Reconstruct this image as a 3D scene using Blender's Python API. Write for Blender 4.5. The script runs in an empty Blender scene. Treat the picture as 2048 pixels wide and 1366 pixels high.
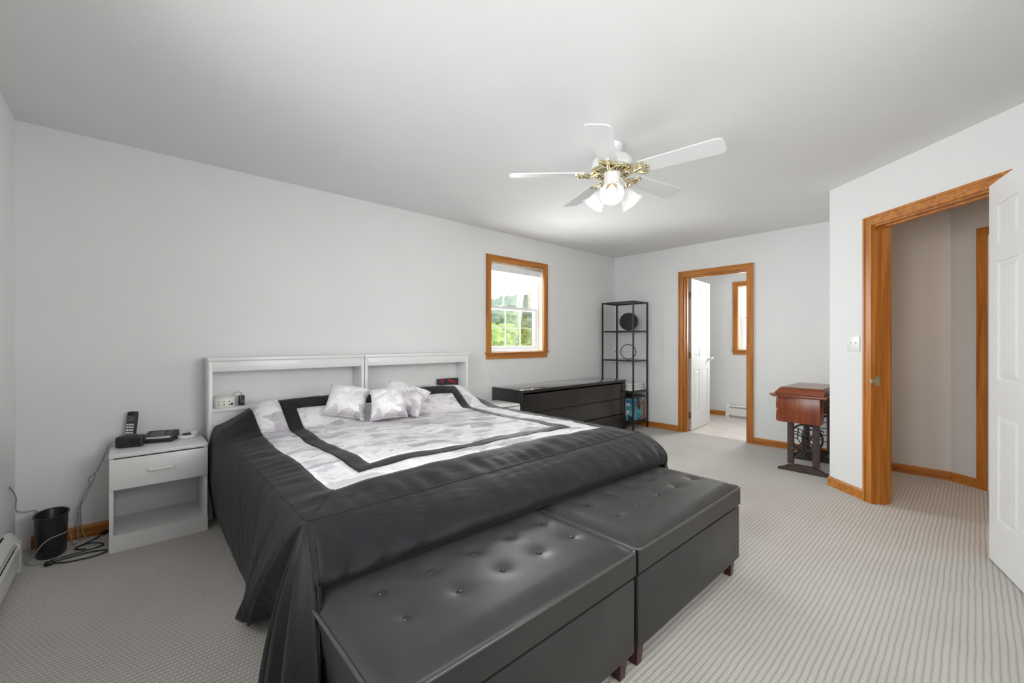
import bpy, bmesh, math, random
from mathutils import Vector, Matrix, Euler
random.seed(7)
PI = math.pi
scene = bpy.context.scene
COL = scene.collection

# ------------------------------------------------------------------ camera, world, light, exposure
cd = bpy.data.cameras.new('camera')
cd.sensor_width = 36.0
cd.lens = 840.0 / 2048.0 * 36.0
cd.clip_start = 0.03
cd.clip_end = 500
cam = bpy.data.objects.new('camera', cd)
COL.objects.link(cam)
cam.location = (0, 0, 1.19)
cam.rotation_euler = (PI / 2, 0, math.radians(-42.2))
scene.camera = cam

world = bpy.data.worlds.new('overcast_sky')
scene.world = world
world.use_nodes = True
bgn = world.node_tree.nodes['Background']
bgn.inputs['Color'].default_value = (0.96, 0.98, 1.0, 1)
bgn.inputs['Strength'].default_value = 2.6

scene.view_settings.view_transform = 'Standard'
scene.view_settings.look = 'None'
scene.view_settings.gamma = 1.0
scene.view_settings.use_curve_mapping = False
scene.view_settings.exposure = 0.0


def area_light(name, loc, rot, sx, sy, energy, color=(1, 1, 1), spread=PI):
    l = bpy.data.lights.new(name, 'AREA')
    l.shape = 'RECTANGLE'
    l.size = sx
    l.size_y = sy
    l.energy = energy
    l.color = color
    l.spread = spread
    o = bpy.data.objects.new(name, l)
    o.location = loc
    o.rotation_euler = Vector(rot).to_track_quat('-Z', 'Y').to_euler()      # rot: direction the light travels
    COL.objects.link(o)
    return o


# room extents
XL, XF, YB, YR, ZC = -0.485, 5.375, 3.64, -0.5, 2.44
XBATH = 7.05
DAY = (0.99, 0.995, 0.995)
# daylight arriving at the window openings (left wall pair, added rear window, bathroom, bedroom window)
LWIN = [(0.0, 0.85), (1.10, 1.95)]
for (a, b), en in zip(LWIN, (29, 27)):
    area_light('daylight', (XL - 0.20, (a + b) / 2, 1.50), (1, 0.12, -0.18), b - a, 1.1, en, DAY, 2.2)
area_light('daylight', (1.35, YR - 0.22, 1.50), (-0.05, 1, -0.30), 1.5, 1.1, 40, DAY, 2.6)  # fill light at the added rear window, out of view
area_light('daylight', (XBATH + 0.25, 2.1, 1.55), (-1, 0.1, -0.15), 0.8, 1.0, 72, DAY)
area_light('daylight', (3.4, YB + 0.3, 1.6), (0.1, -1, -0.15), 0.8, 1.0, 66, DAY)
# hallway ceiling lamp, warm (its fixture is built further down)
area_light('hall_lamp_light', (4.45, -0.75, 2.33), (0, 0, -1), 0.25, 0.25, 7.5, (1.0, 0.64, 0.36))

# ------------------------------------------------------------------ materials
MATS = {}


def new_mat(name):
    m = bpy.data.materials.new(name)
    m.use_nodes = True
    nt = m.node_tree
    p = nt.nodes['Principled BSDF']
    MATS[name] = m
    return m, nt, p


def N(nt, t, **kw):
    n = nt.nodes.new(t)
    for k, v in kw.items():
        setattr(n, k, v)
    return n


def coords(nt, scale=(1, 1, 1), kind='Object'):
    tc = N(nt, 'ShaderNodeTexCoord')
    mp = N(nt, 'ShaderNodeMapping')
    mp.inputs['Scale'].default_value = scale
    nt.links.new(tc.outputs[kind], mp.inputs['Vector'])
    return mp.outputs['Vector']


def ramp(nt, fac, stops):
    r = N(nt, 'ShaderNodeValToRGB')
    e = r.color_ramp.elements
    while len(e) < len(stops):
        e.new(0.5)
    for i, (pos, c) in enumerate(stops):
        e[i].position = pos
        e[i].color = (c[0], c[1], c[2], 1)
    nt.links.new(fac, r.inputs['Fac'])
    return r.outputs['Color']


def bump(nt, p, height, strength=0.2, dist=0.002):
    b = N(nt, 'ShaderNodeBump')
    b.inputs['Strength'].default_value = strength
    b.inputs['Distance'].default_value = dist
    nt.links.new(height, b.inputs['Height'])
    nt.links.new(b.outputs['Normal'], p.inputs['Normal'])
    return b


def plain(name, col, rough=0.5, metal=0.0, var=0.06, nscale=12, bstr=0.0, bscale=200, spec=0.5, coat=0.0):
    m, nt, p = new_mat(name)
    v = coords(nt)
    nz = N(nt, 'ShaderNodeTexNoise')
    nz.inputs['Scale'].default_value = nscale
    nz.inputs['Detail'].default_value = 4
    nt.links.new(v, nz.inputs['Vector'])
    lo = [c * (1 - var) for c in col]
    hi = [min(1, c * (1 + var)) for c in col]
    nt.links.new(ramp(nt, nz.outputs['Fac'], [(0.3, lo), (0.7, hi)]), p.inputs['Base Color'])
    p.inputs['Roughness'].default_value = rough
    p.inputs['Metallic'].default_value = metal
    p.inputs['Specular IOR Level'].default_value = spec
    p.inputs['Coat Weight'].default_value = coat
    if bstr > 0:
        n2 = N(nt, 'ShaderNodeTexNoise')
        n2.inputs['Scale'].default_value = bscale
        n2.inputs['Detail'].default_value = 3
        nt.links.new(v, n2.inputs['Vector'])
        bump(nt, p, n2.outputs['Fac'], bstr, 0.001)
    return m


def wood(name, dark, mid, light, axis='z', rough=0.38, fine=1.0):
    m, nt, p = new_mat(name)
    s = {'x': (1.2, 22, 22), 'y': (22, 1.2, 22), 'z': (22, 22, 1.2)}[axis]
    v = coords(nt, tuple(k * fine for k in s))
    nz = N(nt, 'ShaderNodeTexNoise')
    nz.inputs['Scale'].default_value = 1.6
    nz.inputs['Detail'].default_value = 6
    nz.inputs['Distortion'].default_value = 0.6
    nt.links.new(v, nz.inputs['Vector'])
    nt.links.new(ramp(nt, nz.outputs['Fac'], [(0.28, dark), (0.5, mid), (0.72, light)]), p.inputs['Base Color'])
    p.inputs['Roughness'].default_value = rough
    bump(nt, p, nz.outputs['Fac'], 0.06, 0.001)
    return m


plain('wall_paint', (0.78, 0.78, 0.78), 0.7, var=0.012, nscale=3, bstr=0.03, bscale=260, spec=0.3)
plain('hall_shaded_paint', (0.68, 0.67, 0.66), 0.7, var=0.012, nscale=3, bstr=0.03, bscale=260, spec=0.3)  # wall paint made darker and warmer: hallway shade put into the colour
plain('ceiling_paint', (0.81, 0.81, 0.81), 0.85, var=0.01, nscale=3, bstr=0.04, bscale=180, spec=0.2)
plain('white_door_paint', (0.80, 0.80, 0.80), 0.35, var=0.01)
plain('white_plastic', (0.80, 0.80, 0.79), 0.35, var=0.01)
plain('white_vinyl', (0.85, 0.85, 0.86), 0.4, var=0.01)
plain('white_laminate', (0.78, 0.78, 0.78), 0.3, var=0.015)
plain('white_lacquer', (0.82, 0.82, 0.83), 0.3, var=0.01)
plain('cream_enamel', (0.78, 0.76, 0.70), 0.3, var=0.01)
plain('heater_enamel', (0.78, 0.77, 0.75), 0.35, var=0.02)
plain('dark_gap', (0.03, 0.03, 0.03), 0.8)
plain('black_plastic', (0.018, 0.018, 0.019), 0.38, var=0.2)
plain('black_gloss', (0.008, 0.008, 0.009), 0.1)
plain('grey_plastic', (0.10, 0.10, 0.105), 0.35)
plain('grey_cord', (0.34, 0.34, 0.34), 0.5)
plain('white_cord', (0.72, 0.72, 0.71), 0.5)
plain('black_metal', (0.018, 0.018, 0.02), 0.4)
plain('iron_brown', (0.055, 0.030, 0.026), 0.45, var=0.3, nscale=40)
plain('iron_black', (0.022, 0.019, 0.019), 0.5, var=0.3, nscale=40)
plain('brass', (0.78, 0.70, 0.48), 0.2, metal=1.0)
plain('aged_brass', (0.40, 0.34, 0.22), 0.32, metal=1.0)
plain('nickel', (0.72, 0.70, 0.66), 0.18, metal=1.0)
plain('bed_fabric', (0.62, 0.62, 0.63), 0.9, bstr=0.1)
plain('shade_fabric', (0.80, 0.81, 0.82), 0.8)
plain('clip_dark', (0.05, 0.05, 0.055), 0.5)
plain('dark_navy_card', (0.022, 0.024, 0.035), 0.35, var=0.3, nscale=60)
plain('red_print', (0.30, 0.012, 0.025), 0.4, var=0.4, nscale=60)
plain('bark', (0.11, 0.08, 0.055), 0.9, var=0.3, nscale=6)
plain('lawn', (0.10, 0.17, 0.05), 0.95, var=0.3, nscale=0.3)
plain('button_vinyl', (0.016, 0.016, 0.016), 0.22)
plain('piping_vinyl', (0.06, 0.059, 0.058), 0.2)  # lighter than the lid vinyl: edge highlight put into the colour
plain('cherry_leg', (0.055, 0.010, 0.008), 0.3, var=0.2)
plain('blanket_white', (0.78, 0.77, 0.78), 0.9, var=0.03, bstr=0.2, bscale=120)
OD, OM, OL = (0.30, 0.090, 0.012), (0.47, 0.165, 0.022), (0.58, 0.235, 0.04)
for ax in 'xyz':
    wood('oak_' + ax, OD, OM, OL, ax)
    wood('cherry_' + ax, (0.11, 0.024, 0.009), (0.20, 0.046, 0.016), (0.29, 0.078, 0.026), ax, 0.3)
wood('pale_jamb', (0.60, 0.42, 0.26), (0.70, 0.53, 0.36), (0.78, 0.62, 0.46), 'z', 0.4)  # wood paled: overexposed daylight on the jambs put into the colour
wood('walnut_top', (0.16, 0.055, 0.026), (0.24, 0.09, 0.04), (0.30, 0.12, 0.06), 'x', 0.22)


def mat_blackbrown():
    m, nt, p = new_mat('blackbrown_veneer')
    v = coords(nt, (1.5, 30, 30))
    nz = N(nt, 'ShaderNodeTexNoise')
    nz.inputs['Scale'].default_value = 2
    nz.inputs['Detail'].default_value = 5
    nt.links.new(v, nz.inputs['Vector'])
    nt.links.new(ramp(nt, nz.outputs['Fac'], [(0.3, (0.010, 0.009, 0.009)), (0.7, (0.020, 0.017, 0.016))]), p.inputs['Base Color'])
    p.inputs['Roughness'].default_value = 0.22
    p.inputs['Specular IOR Level'].default_value = 0.6


mat_blackbrown()


def mat_tableglass():
    m, nt, p = new_mat('black_glass_top')
    nz = N(nt, 'ShaderNodeTexNoise')
    nz.inputs['Scale'].default_value = 6
    nt.links.new(coords(nt), nz.inputs['Vector'])
    nt.links.new(ramp(nt, nz.outputs['Fac'], [(0.3, (0.012, 0.012, 0.013)), (0.7, (0.03, 0.03, 0.032))]), p.inputs['Base Color'])
    p.inputs['Roughness'].default_value = 0.12
    p.inputs['Specular IOR Level'].default_value = 1.0
    p.inputs['Coat Weight'].default_value = 1.0
    p.inputs['Coat Roughness'].default_value = 0.08


mat_tableglass()


def mat_pane(name, tint=(1, 1, 1), refl=0.06):
    m, nt, p = new_mat(name)
    nt.nodes.remove(p)
    out = nt.nodes['Material Output']
    tr = N(nt, 'ShaderNodeBsdfTransparent')
    tr.inputs['Color'].default_value = (*tint, 1)
    gl = N(nt, 'ShaderNodeBsdfGlossy')
    gl.inputs['Roughness'].default_value = 0.02
    mx = N(nt, 'ShaderNodeMixShader')
    fr = N(nt, 'ShaderNodeFresnel')
    fr.inputs['IOR'].default_value = 1.45
    ml = N(nt, 'ShaderNodeMath', operation='MULTIPLY')
    ml.inputs[1].default_value = refl * 10
    nt.links.new(fr.outputs['Fac'], ml.inputs[0])
    nt.links.new(ml.outputs[0], mx.inputs['Fac'])
    nt.links.new(tr.outputs[0], mx.inputs[1])
    nt.links.new(gl.outputs[0], mx.inputs[2])
    nt.links.new(mx.outputs[0], out.inputs['Surface'])


mat_pane('window_glass', (0.97, 0.985, 0.98), 0.05)
mat_pane('shelf_glass', (0.86, 0.90, 0.89), 0.08)


def mat_carpet(name='carpet', c0=(0.225, 0.195, 0.165), c1=(0.63, 0.605, 0.575)):
    """loop-pile carpet: ribs running along X every 2 cm, built up of small loops"""
    m, nt, p = new_mat(name)
    v = coords(nt)
    nz = N(nt, 'ShaderNodeTexNoise')          # lets the ribs wander a little
    nz.inputs['Scale'].default_value = 5
    nt.links.new(v, nz.inputs['Vector'])
    sub = N(nt, 'ShaderNodeVectorMath', operation='SUBTRACT')
    nt.links.new(nz.outputs['Color'], sub.inputs[0])
    sub.inputs[1].default_value = (0.5, 0.5, 0.5)
    sc = N(nt, 'ShaderNodeVectorMath', operation='SCALE')
    sc.inputs['Scale'].default_value = 0.012
    nt.links.new(sub.outputs[0], sc.inputs[0])
    ad = N(nt, 'ShaderNodeVectorMath', operation='ADD')
    nt.links.new(v, ad.inputs[0])
    nt.links.new(sc.outputs[0], ad.inputs[1])
    sx = N(nt, 'ShaderNodeSeparateXYZ')
    nt.links.new(ad.outputs[0], sx.inputs[0])

    def math_(op, a, b=None):
        n = N(nt, 'ShaderNodeMath', operation=op)
        for i, q in enumerate((a, b)):
            if q is None:
                continue
            if isinstance(q, (int, float)):
                n.inputs[i].default_value = q
            else:
                nt.links.new(q, n.inputs[i])
        return n.outputs[0]
    rib = math_('ABSOLUTE', math_('SINE', math_('MULTIPLY', sx.outputs['Y'], PI / 0.021)))
    rib = math_('POWER', rib, 0.45)
    row = math_('FLOOR', math_('DIVIDE', sx.outputs['Y'], 0.021))
    loop = math_('ABSOLUTE', math_('SINE', math_('ADD', math_('MULTIPLY', sx.outputs['X'], PI / 0.016), math_('MULTIPLY', row, 1.7))))
    loop = math_('POWER', loop, 0.5)
    hgt = math_('ADD', math_('MULTIPLY', rib, 0.62), math_('MULTIPLY', loop, 0.38))
    fz = N(nt, 'ShaderNodeTexNoise')
    fz.inputs['Scale'].default_value = 260
    fz.inputs['Detail'].default_value = 3
    nt.links.new(v, fz.inputs['Vector'])
    hgt2 = math_('ADD', hgt, math_('MULTIPLY', fz.outputs['Fac'], 0.55))
    big = N(nt, 'ShaderNodeTexNoise')
    big.inputs['Scale'].default_value = 1.3
    big.inputs['Detail'].default_value = 3
    nt.links.new(v, big.inputs['Vector'])
    fac = math_('ADD', math_('MULTIPLY', hgt2, 0.62), math_('MULTIPLY', big.outputs['Fac'], 0.30))
    nt.links.new(ramp(nt, fac, [(0.32, c0), (0.98, c1)]), p.inputs['Base Color'])  # shade in the grooves put into the colour, darker where the pile is low
    p.inputs['Roughness'].default_value = 0.95
    p.inputs['Specular IOR Level'].default_value = 0.1
    p.inputs['Sheen Weight'].default_value = 0.15
    bump(nt, p, hgt2, 0.6, 0.004)


mat_carpet()


def mat_vinylfloor():
    m, nt, p = new_mat('bath_vinyl')
    v = coords(nt)
    vo = N(nt, 'ShaderNodeTexVoronoi')
    vo.inputs['Scale'].default_value = 7
    nt.links.new(v, vo.inputs['Vector'])
    nz = N(nt, 'ShaderNodeTexNoise')
    nz.inputs['Scale'].default_value = 9
    nz.inputs['Detail'].default_value = 5
    nt.links.new(v, nz.inputs['Vector'])
    mx = N(nt, 'ShaderNodeMath', operation='MULTIPLY_ADD')
    nt.links.new(vo.outputs['Distance'], mx.inputs[0])
    mx.inputs[1].default_value = 0.4
    nt.links.new(nz.outputs['Fac'], mx.inputs[2])
    nt.links.new(ramp(nt, mx.outputs[0], [(0.35, (0.62, 0.56, 0.49)), (0.75, (0.74, 0.70, 0.65))]), p.inputs['Base Color'])
    p.inputs['Roughness'].default_value = 0.35


mat_vinylfloor()


def mat_leather():
    m, nt, p = new_mat('charcoal_vinyl')
    v = coords(nt)
    nz = N(nt, 'ShaderNodeTexNoise')
    nz.inputs['Scale'].default_value = 5
    nz.inputs['Detail'].default_value = 4
    nt.links.new(v, nz.inputs['Vector'])
    nt.links.new(ramp(nt, nz.outputs['Fac'], [(0.3, (0.025, 0.024, 0.0235)), (0.7, (0.034, 0.0322, 0.0312))]), p.inputs['Base Color'])
    p.inputs['Roughness'].default_value = 0.40
    p.inputs['Specular IOR Level'].default_value = 0.45
    vo = N(nt, 'ShaderNodeTexVoronoi')
    vo.inputs['Scale'].default_value = 420
    nt.links.new(v, vo.inputs['Vector'])
    bump(nt, p, vo.outputs['Distance'], 0.12, 0.001)


mat_leather()


def mat_blackcloth():
    m, nt, p = new_mat('charcoal_cotton')
    v = coords(nt)
    nz = N(nt, 'ShaderNodeTexNoise')
    nz.inputs['Scale'].default_value = 300
    nz.inputs['Detail'].default_value = 2
    nt.links.new(v, nz.inputs['Vector'])
    nt.links.new(ramp(nt, nz.outputs['Fac'], [(0.3, (0.0085, 0.0085, 0.0105)), (0.7, (0.016, 0.016, 0.0192))]), p.inputs['Base Color'])
    p.inputs['Roughness'].default_value = 0.6
    p.inputs['Specular IOR Level'].default_value = 0.22
    p.inputs['Sheen Weight'].default_value = 0.06
    p.inputs['Sheen Roughness'].default_value = 0.4
    # soft creases: two stretched noises at different angles
    hs_ = []
    for rot_, st_, sc_ in ((0.6, (1.0, 2.2, 1.2), 3.6), (-0.9, (1.0, 2.6, 1.1), 5.5)):
        mp2 = N(nt, 'ShaderNodeMapping')
        mp2.inputs['Rotation'].default_value = (0.3, 0.2, rot_)
        mp2.inputs['Scale'].default_value = st_
        nt.links.new(v, mp2.inputs['Vector'])
        w = N(nt, 'ShaderNodeTexNoise')
        w.inputs['Scale'].default_value = sc_
        w.inputs['Detail'].default_value = 2
        w.inputs['Distortion'].default_value = 0.6
        nt.links.new(mp2.outputs['Vector'], w.inputs['Vector'])
        hs_.append(w.outputs['Fac'])
    ad = N(nt, 'ShaderNodeMath', operation='ADD')
    nt.links.new(hs_[0], ad.inputs[0])
    nt.links.new(hs_[1], ad.inputs[1])
    bump(nt, p, ad.outputs[0], 0.3, 0.018)


mat_blackcloth()


def mat_patchcloth(name, scale, kind='Object'):
    """white cotton printed with soft grey and lilac angular patches and veins"""
    m, nt, p = new_mat(name)
    v = coords(nt, (1, 1, 0.6), kind)
    nz0 = N(nt, 'ShaderNodeTexNoise')
    nz0.inputs['Scale'].default_value = scale * 2.0
    nt.links.new(v, nz0.inputs['Vector'])
    mixv = N(nt, 'ShaderNodeMix', data_type='VECTOR')
    mixv.inputs['Factor'].default_value = 0.02
    nt.links.new(v, mixv.inputs[4])
    nt.links.new(nz0.outputs['Color'], mixv.inputs[5])
    layers = []
    for sc_, rot_, met in ((scale * 0.8, 0.5, 'EUCLIDEAN'), (scale * 1.35, 1.2, 'CHEBYCHEV')):
        mp2 = N(nt, 'ShaderNodeMapping')
        mp2.inputs['Rotation'].default_value = (0.2, 0.1, rot_)
        mp2.inputs['Scale'].default_value = (1.0, 1.6, 1.0)
        nt.links.new(mixv.outputs[1], mp2.inputs['Vector'])
        vo = N(nt, 'ShaderNodeTexVoronoi', distance=met)
        vo.inputs['Scale'].default_value = sc_
        nt.links.new(mp2.outputs['Vector'], vo.inputs['Vector'])
        sep = N(nt, 'ShaderNodeSeparateColor')
        nt.links.new(vo.outputs['Color'], sep.inputs[0])
        layers.append(ramp(nt, sep.outputs[0], [(0.0, (0.90, 0.89, 0.89)), (0.5, (0.88, 0.87, 0.87)), (0.68, (0.82, 0.805, 0.825)),
                                                (0.85, (0.70, 0.685, 0.725)), (0.95, (0.58, 0.565, 0.59))]))
    mb = N(nt, 'ShaderNodeMix', data_type='RGBA', blend_type='MULTIPLY')
    mb.inputs['Factor'].default_value = 1.0
    nt.links.new(layers[0], mb.inputs[6])
    nt.links.new(layers[1], mb.inputs[7])
    base = mb.outputs[2]
    nz = N(nt, 'ShaderNodeTexNoise')
    nz.inputs['Scale'].default_value = scale * 2.4
    nz.inputs['Detail'].default_value = 7
    nz.inputs['Distortion'].default_value = 1.4
    nt.links.new(v, nz.inputs['Vector'])
    veins = ramp(nt, nz.outputs['Fac'], [(0.30, (0.66, 0.65, 0.67)), (0.42, (0.93, 0.92, 0.93)), (0.6, (1, 1, 1))])
    mu = N(nt, 'ShaderNodeMix', data_type='RGBA', blend_type='MULTIPLY')
    mu.inputs['Factor'].default_value = 0.75
    nt.links.new(base, mu.inputs[6])
    nt.links.new(veins, mu.inputs[7])
    nt.links.new(mu.outputs[2], p.inputs['Base Color'])
    p.inputs['Roughness'].default_value = 0.85
    p.inputs['Specular IOR Level'].default_value = 0.25
    w = N(nt, 'ShaderNodeTexNoise')
    w.inputs['Scale'].default_value = 14
    w.inputs['Detail'].default_value = 4
    w.inputs['Distortion'].default_value = 0.7
    nt.links.new(v, w.inputs['Vector'])
    bump(nt, p, w.outputs['Fac'], 0.75, 0.014)


mat_patchcloth('patch_cotton', 7.5)
mat_patchcloth('cushion_cotton', 11)


def mat_shade_glass():
    m, nt, p = new_mat('frosted_glass')
    nt.nodes.remove(p)
    out = nt.nodes['Material Output']
    tr = N(nt, 'ShaderNodeBsdfTranslucent')
    tr.inputs['Color'].default_value = (0.88, 0.88, 0.88, 1)
    df = N(nt, 'ShaderNodeBsdfDiffuse')
    nz = N(nt, 'ShaderNodeTexNoise')
    nz.inputs['Scale'].default_value = 30
    nt.links.new(coords(nt), nz.inputs['Vector'])
    nt.links.new(ramp(nt, nz.outputs['Fac'], [(0.3, (0.78, 0.78, 0.78)), (0.7, (0.83, 0.83, 0.83))]), df.inputs['Color'])
    gl = N(nt, 'ShaderNodeBsdfGlossy')
    gl.inputs['Roughness'].default_value = 0.15
    m1 = N(nt, 'ShaderNodeMixShader')
    m1.inputs['Fac'].default_value = 0.5
    m2 = N(nt, 'ShaderNodeMixShader')
    m2.inputs['Fac'].default_value = 0.06
    nt.links.new(tr.outputs[0], m1.inputs[1])
    nt.links.new(df.outputs[0], m1.inputs[2])
    nt.links.new(m1.outputs[0], m2.inputs[1])
    nt.links.new(gl.outputs[0], m2.inputs[2])
    nt.links.new(m2.outputs[0], out.inputs['Surface'])


mat_shade_glass()


def mat_emit(name, col, st):
    m, nt, p = new_mat(name)
    p.inputs['Base Color'].default_value = (*col, 1)
    p.inputs['Emission Color'].default_value = (*col, 1)
    p.inputs['Emission Strength'].default_value = st


mat_emit('bulb_glow', (1.0, 0.98, 0.95), 1.8)
mat_emit('hall_lamp_glow', (1.0, 0.8, 0.55), 1.5)


def mat_foliage(name, a, b, sc=1.2):
    m, nt, p = new_mat(name)
    v = coords(nt)
    nz = N(nt, 'ShaderNodeTexNoise')
    nz.inputs['Scale'].default_value = sc
    nz.inputs['Detail'].default_value = 6
    nt.links.new(v, nz.inputs['Vector'])
    nt.links.new(ramp(nt, nz.outputs['Fac'], [(0.35, a), (0.65, b)]), p.inputs['Base Color'])
    p.inputs['Roughness'].default_value = 0.9


mat_foliage('leaf_pale', (0.20, 0.30, 0.07), (0.42, 0.52, 0.17))
mat_foliage('leaf_mid', (0.13, 0.20, 0.09), (0.27, 0.36, 0.17))
mat_foliage('leaf_far', (0.16, 0.22, 0.16), (0.26, 0.33, 0.24))  # greyed and paled green: distance haze put into the leaf colour


def mat_print_bag():
    """patchwork of teal, rust, blue and cream blocks printed on a fabric box"""
    m, nt, p = new_mat('printed_patchwork')
    v = coords(nt, (1, 1, 1))
    vo = N(nt, 'ShaderNodeTexVoronoi', distance='CHEBYCHEV')
    vo.inputs['Scale'].default_value = 13
    nt.links.new(v, vo.inputs['Vector'])
    sep = N(nt, 'ShaderNodeSeparateColor')
    nt.links.new(vo.outputs['Color'], sep.inputs[0])
    c = ramp(nt, sep.outputs[0], [(0.0, (0.04, 0.27, 0.30)), (0.25, (0.05, 0.13, 0.30)), (0.42, (0.55, 0.62, 0.60)),
                                  (0.6, (0.38, 0.13, 0.07)), (0.78, (0.10, 0.36, 0.44)), (0.92, (0.03, 0.03, 0.05))])
    c.node.color_ramp.interpolation = 'CONSTANT'
    nt.links.new(c, p.inputs['Base Color'])
    p.inputs['Roughness'].default_value = 0.7


mat_print_bag()


def mat_wicker():
    m, nt, p = new_mat('black_weave')
    v = coords(nt)
    w = N(nt, 'ShaderNodeTexWave', wave_type='RINGS', rings_direction='SPHERICAL')
    w.inputs['Scale'].default_value = 28
    w.inputs['Distortion'].default_value = 1.5
    nt.links.new(v, w.inputs['Vector'])
    nt.links.new(ramp(nt, w.outputs['Fac'], [(0.2, (0.008, 0.008, 0.009)), (0.8, (0.035, 0.035, 0.037))]), p.inputs['Base Color'])
    p.inputs['Roughness'].default_value = 0.4
    bump(nt, p, w.outputs['Fac'], 0.6, 0.004)


mat_wicker()

# ------------------------------------------------------------------ geometry helpers
ID = lambda a, b, c: Vector((a, b, c))


def box(bm, x0, x1, y0, y1, z0, z1, M=ID, bev=0.0, seg=2):
    t = bmesh.new() if bev else bm
    vs = [t.verts.new(M(x, y, z)) for x in (x0, x1) for y in (y0, y1) for z in (z0, z1)]
    for f in ((0, 1, 3, 2), (4, 6, 7, 5), (0, 4, 5, 1), (2, 3, 7, 6), (0, 2, 6, 4), (1, 5, 7, 3)):
        t.faces.new([vs[i] for i in f])
    if bev:
        bmesh.ops.recalc_face_normals(t, faces=t.faces)
        bmesh.ops.bevel(t, geom=t.edges[:], offset=bev, segments=seg, profile=0.5, affect='EDGES')
        merge(bm, t)
    return bm


def merge(bm, t, mat=None):
    mp = {}
    for v in t.verts:
        mp[v] = bm.verts.new(mat @ v.co if mat else v.co)
    for f in t.faces:
        try:
            nf = bm.faces.new([mp[v] for v in f.verts])
            nf.smooth = f.smooth
        except ValueError:
            pass
    t.free()


def tube(bm, pts, r, n=8, closed=False, caps=True):
    pts = [Vector(p) for p in pts]
    m = len(pts)
    rs = r if isinstance(r, (list, tuple)) else [r] * m
    up = None
    rings = []
    for i, p in enumerate(pts):
        a = pts[i - 1] if (i > 0 or closed) else p
        b = pts[(i + 1) % m] if (i < m - 1 or closed) else p
        d = (b - a).normalized()
        if up is None:
            up = d.orthogonal().normalized()
        up = (up - d * up.dot(d))
        if up.length < 1e-6:
            up = d.orthogonal()
        up.normalize()
        w = d.cross(up)
        rings.append([bm.verts.new(p + rs[i] * (math.cos(2 * PI * k / n) * up + math.sin(2 * PI * k / n) * w)) for k in range(n)])
    rng = range(m if closed else m - 1)
    for i in rng:
        A, B = rings[i], rings[(i + 1) % m]
        for k in range(n):
            f = bm.faces.new((A[k], A[(k + 1) % n], B[(k + 1) % n], B[k]))
            f.smooth = True
    if caps and not closed:
        bm.faces.new(rings[0])
        bm.faces.new(rings[-1])
    return bm


def smooth_path(pts, sub=6):
    pts = [Vector(p) for p in pts]
    out = []
    for i in range(len(pts) - 1):
        p0 = pts[max(i - 1, 0)]
        p1, p2 = pts[i], pts[i + 1]
        p3 = pts[min(i + 2, len(pts) - 1)]
        for k in range(sub):
            t = k / sub
            out.append(0.5 * ((2 * p1) + (p2 - p0) * t + (2 * p0 - 5 * p1 + 4 * p2 - p3) * t * t + (3 * p1 - p0 - 3 * p2 + p3) * t ** 3))
    out.append(pts[-1])
    return out


def lathe(bm, prof, n=32, mat=None, cap0=True, cap1=True, wob=None):
    """prof: list of (r, z); mat: Matrix placing it; wob(i, k) scales r"""
    rings = []
    for i, (r, z) in enumerate(prof):
        ring = []
        for k in range(n):
            a = 2 * PI * k / n
            rr = r * (wob(i, a) if wob else 1)
            v = Vector((rr * math.cos(a), rr * math.sin(a), z))
            ring.append(bm.verts.new(mat @ v if mat else v))
        rings.append(ring)
    for A, B in zip(rings, rings[1:]):
        for k in range(n):
            f = bm.faces.new((A[k], A[(k + 1) % n], B[(k + 1) % n], B[k]))
            f.smooth = True
    if cap0:
        bm.faces.new(rings[0])
    if cap1:
        bm.faces.new(rings[-1])
    return bm


def prism(bm, poly, z0, z1, M=ID):
    a = [bm.verts.new(M(x, y, z0)) for x, y in poly]
    b = [bm.verts.new(M(x, y, z1)) for x, y in poly]
    n = len(poly)
    bm.faces.new(a)
    bm.faces.new(b)
    for i in range(n):
        bm.faces.new((a[i], a[(i + 1) % n], b[(i + 1) % n], b[i]))
    return bm


def mk(name, bm, mat, parent=None, auto=None):
    bmesh.ops.recalc_face_normals(bm, faces=bm.faces)
    me = bpy.data.meshes.new(name)
    bm.to_mesh(me)
    bm.free()
    me.materials.append(MATS[mat])
    o = bpy.data.objects.new(name, me)
    COL.objects.link(o)
    if parent is not None:
        o.parent = parent
    if auto:
        for p in me.polygons:
            p.use_smooth = True
        try:
            me.set_sharp_from_angle(angle=math.radians(auto))
        except Exception:
            pass
    return o


def tag(o, label=None, cat=None, group=None, kind=None):
    if label:
        o['label'] = label
    if cat:
        o['category'] = cat
    if group:
        o['group'] = group
    if kind:
        o['kind'] = kind
    return o


def empty(name, loc=(0, 0, 0), rot=(0, 0, 0)):
    o = bpy.data.objects.new(name, None)
    o.location = loc
    o.rotation_euler = rot
    o.empty_display_size = 0.1
    COL.objects.link(o)
    return o


class Thing:
    """an Empty at the base; parts are given in world coordinates when the thing is unrotated (w=True) or local ones"""

    def __init__(s, name, loc=(0, 0, 0), rot=(0, 0, 0), label=None, cat=None, group=None, kind=None):
        s.e = empty(name, loc, rot)
        s.M = Matrix.Translation(Vector(loc)) @ Euler(rot).to_matrix().to_4x4()
        tag(s.e, label, cat, group, kind)

    def part(s, name, bm, mat, parent=None, w=True, auto=None):
        if w:
            inv = s.M.inverted()
            for v in bm.verts:
                v.co = inv @ v.co
        return mk(name, bm, mat, parent or s.e, auto)

    def boxp(s, name, dims, mat, parent=None, w=True, bev=0.0, M=ID):
        bm = bmesh.new()
        box(bm, *dims, M=M, bev=bev)
        return s.part(name, bm, mat, parent, w, auto=40 if bev else None)


def copy_tree(o, parent=None):
    c = o.copy()
    COL.objects.link(c)
    c.parent = parent
    for ch in list(o.children):
        copy_tree(ch, c)
    return c


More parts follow.
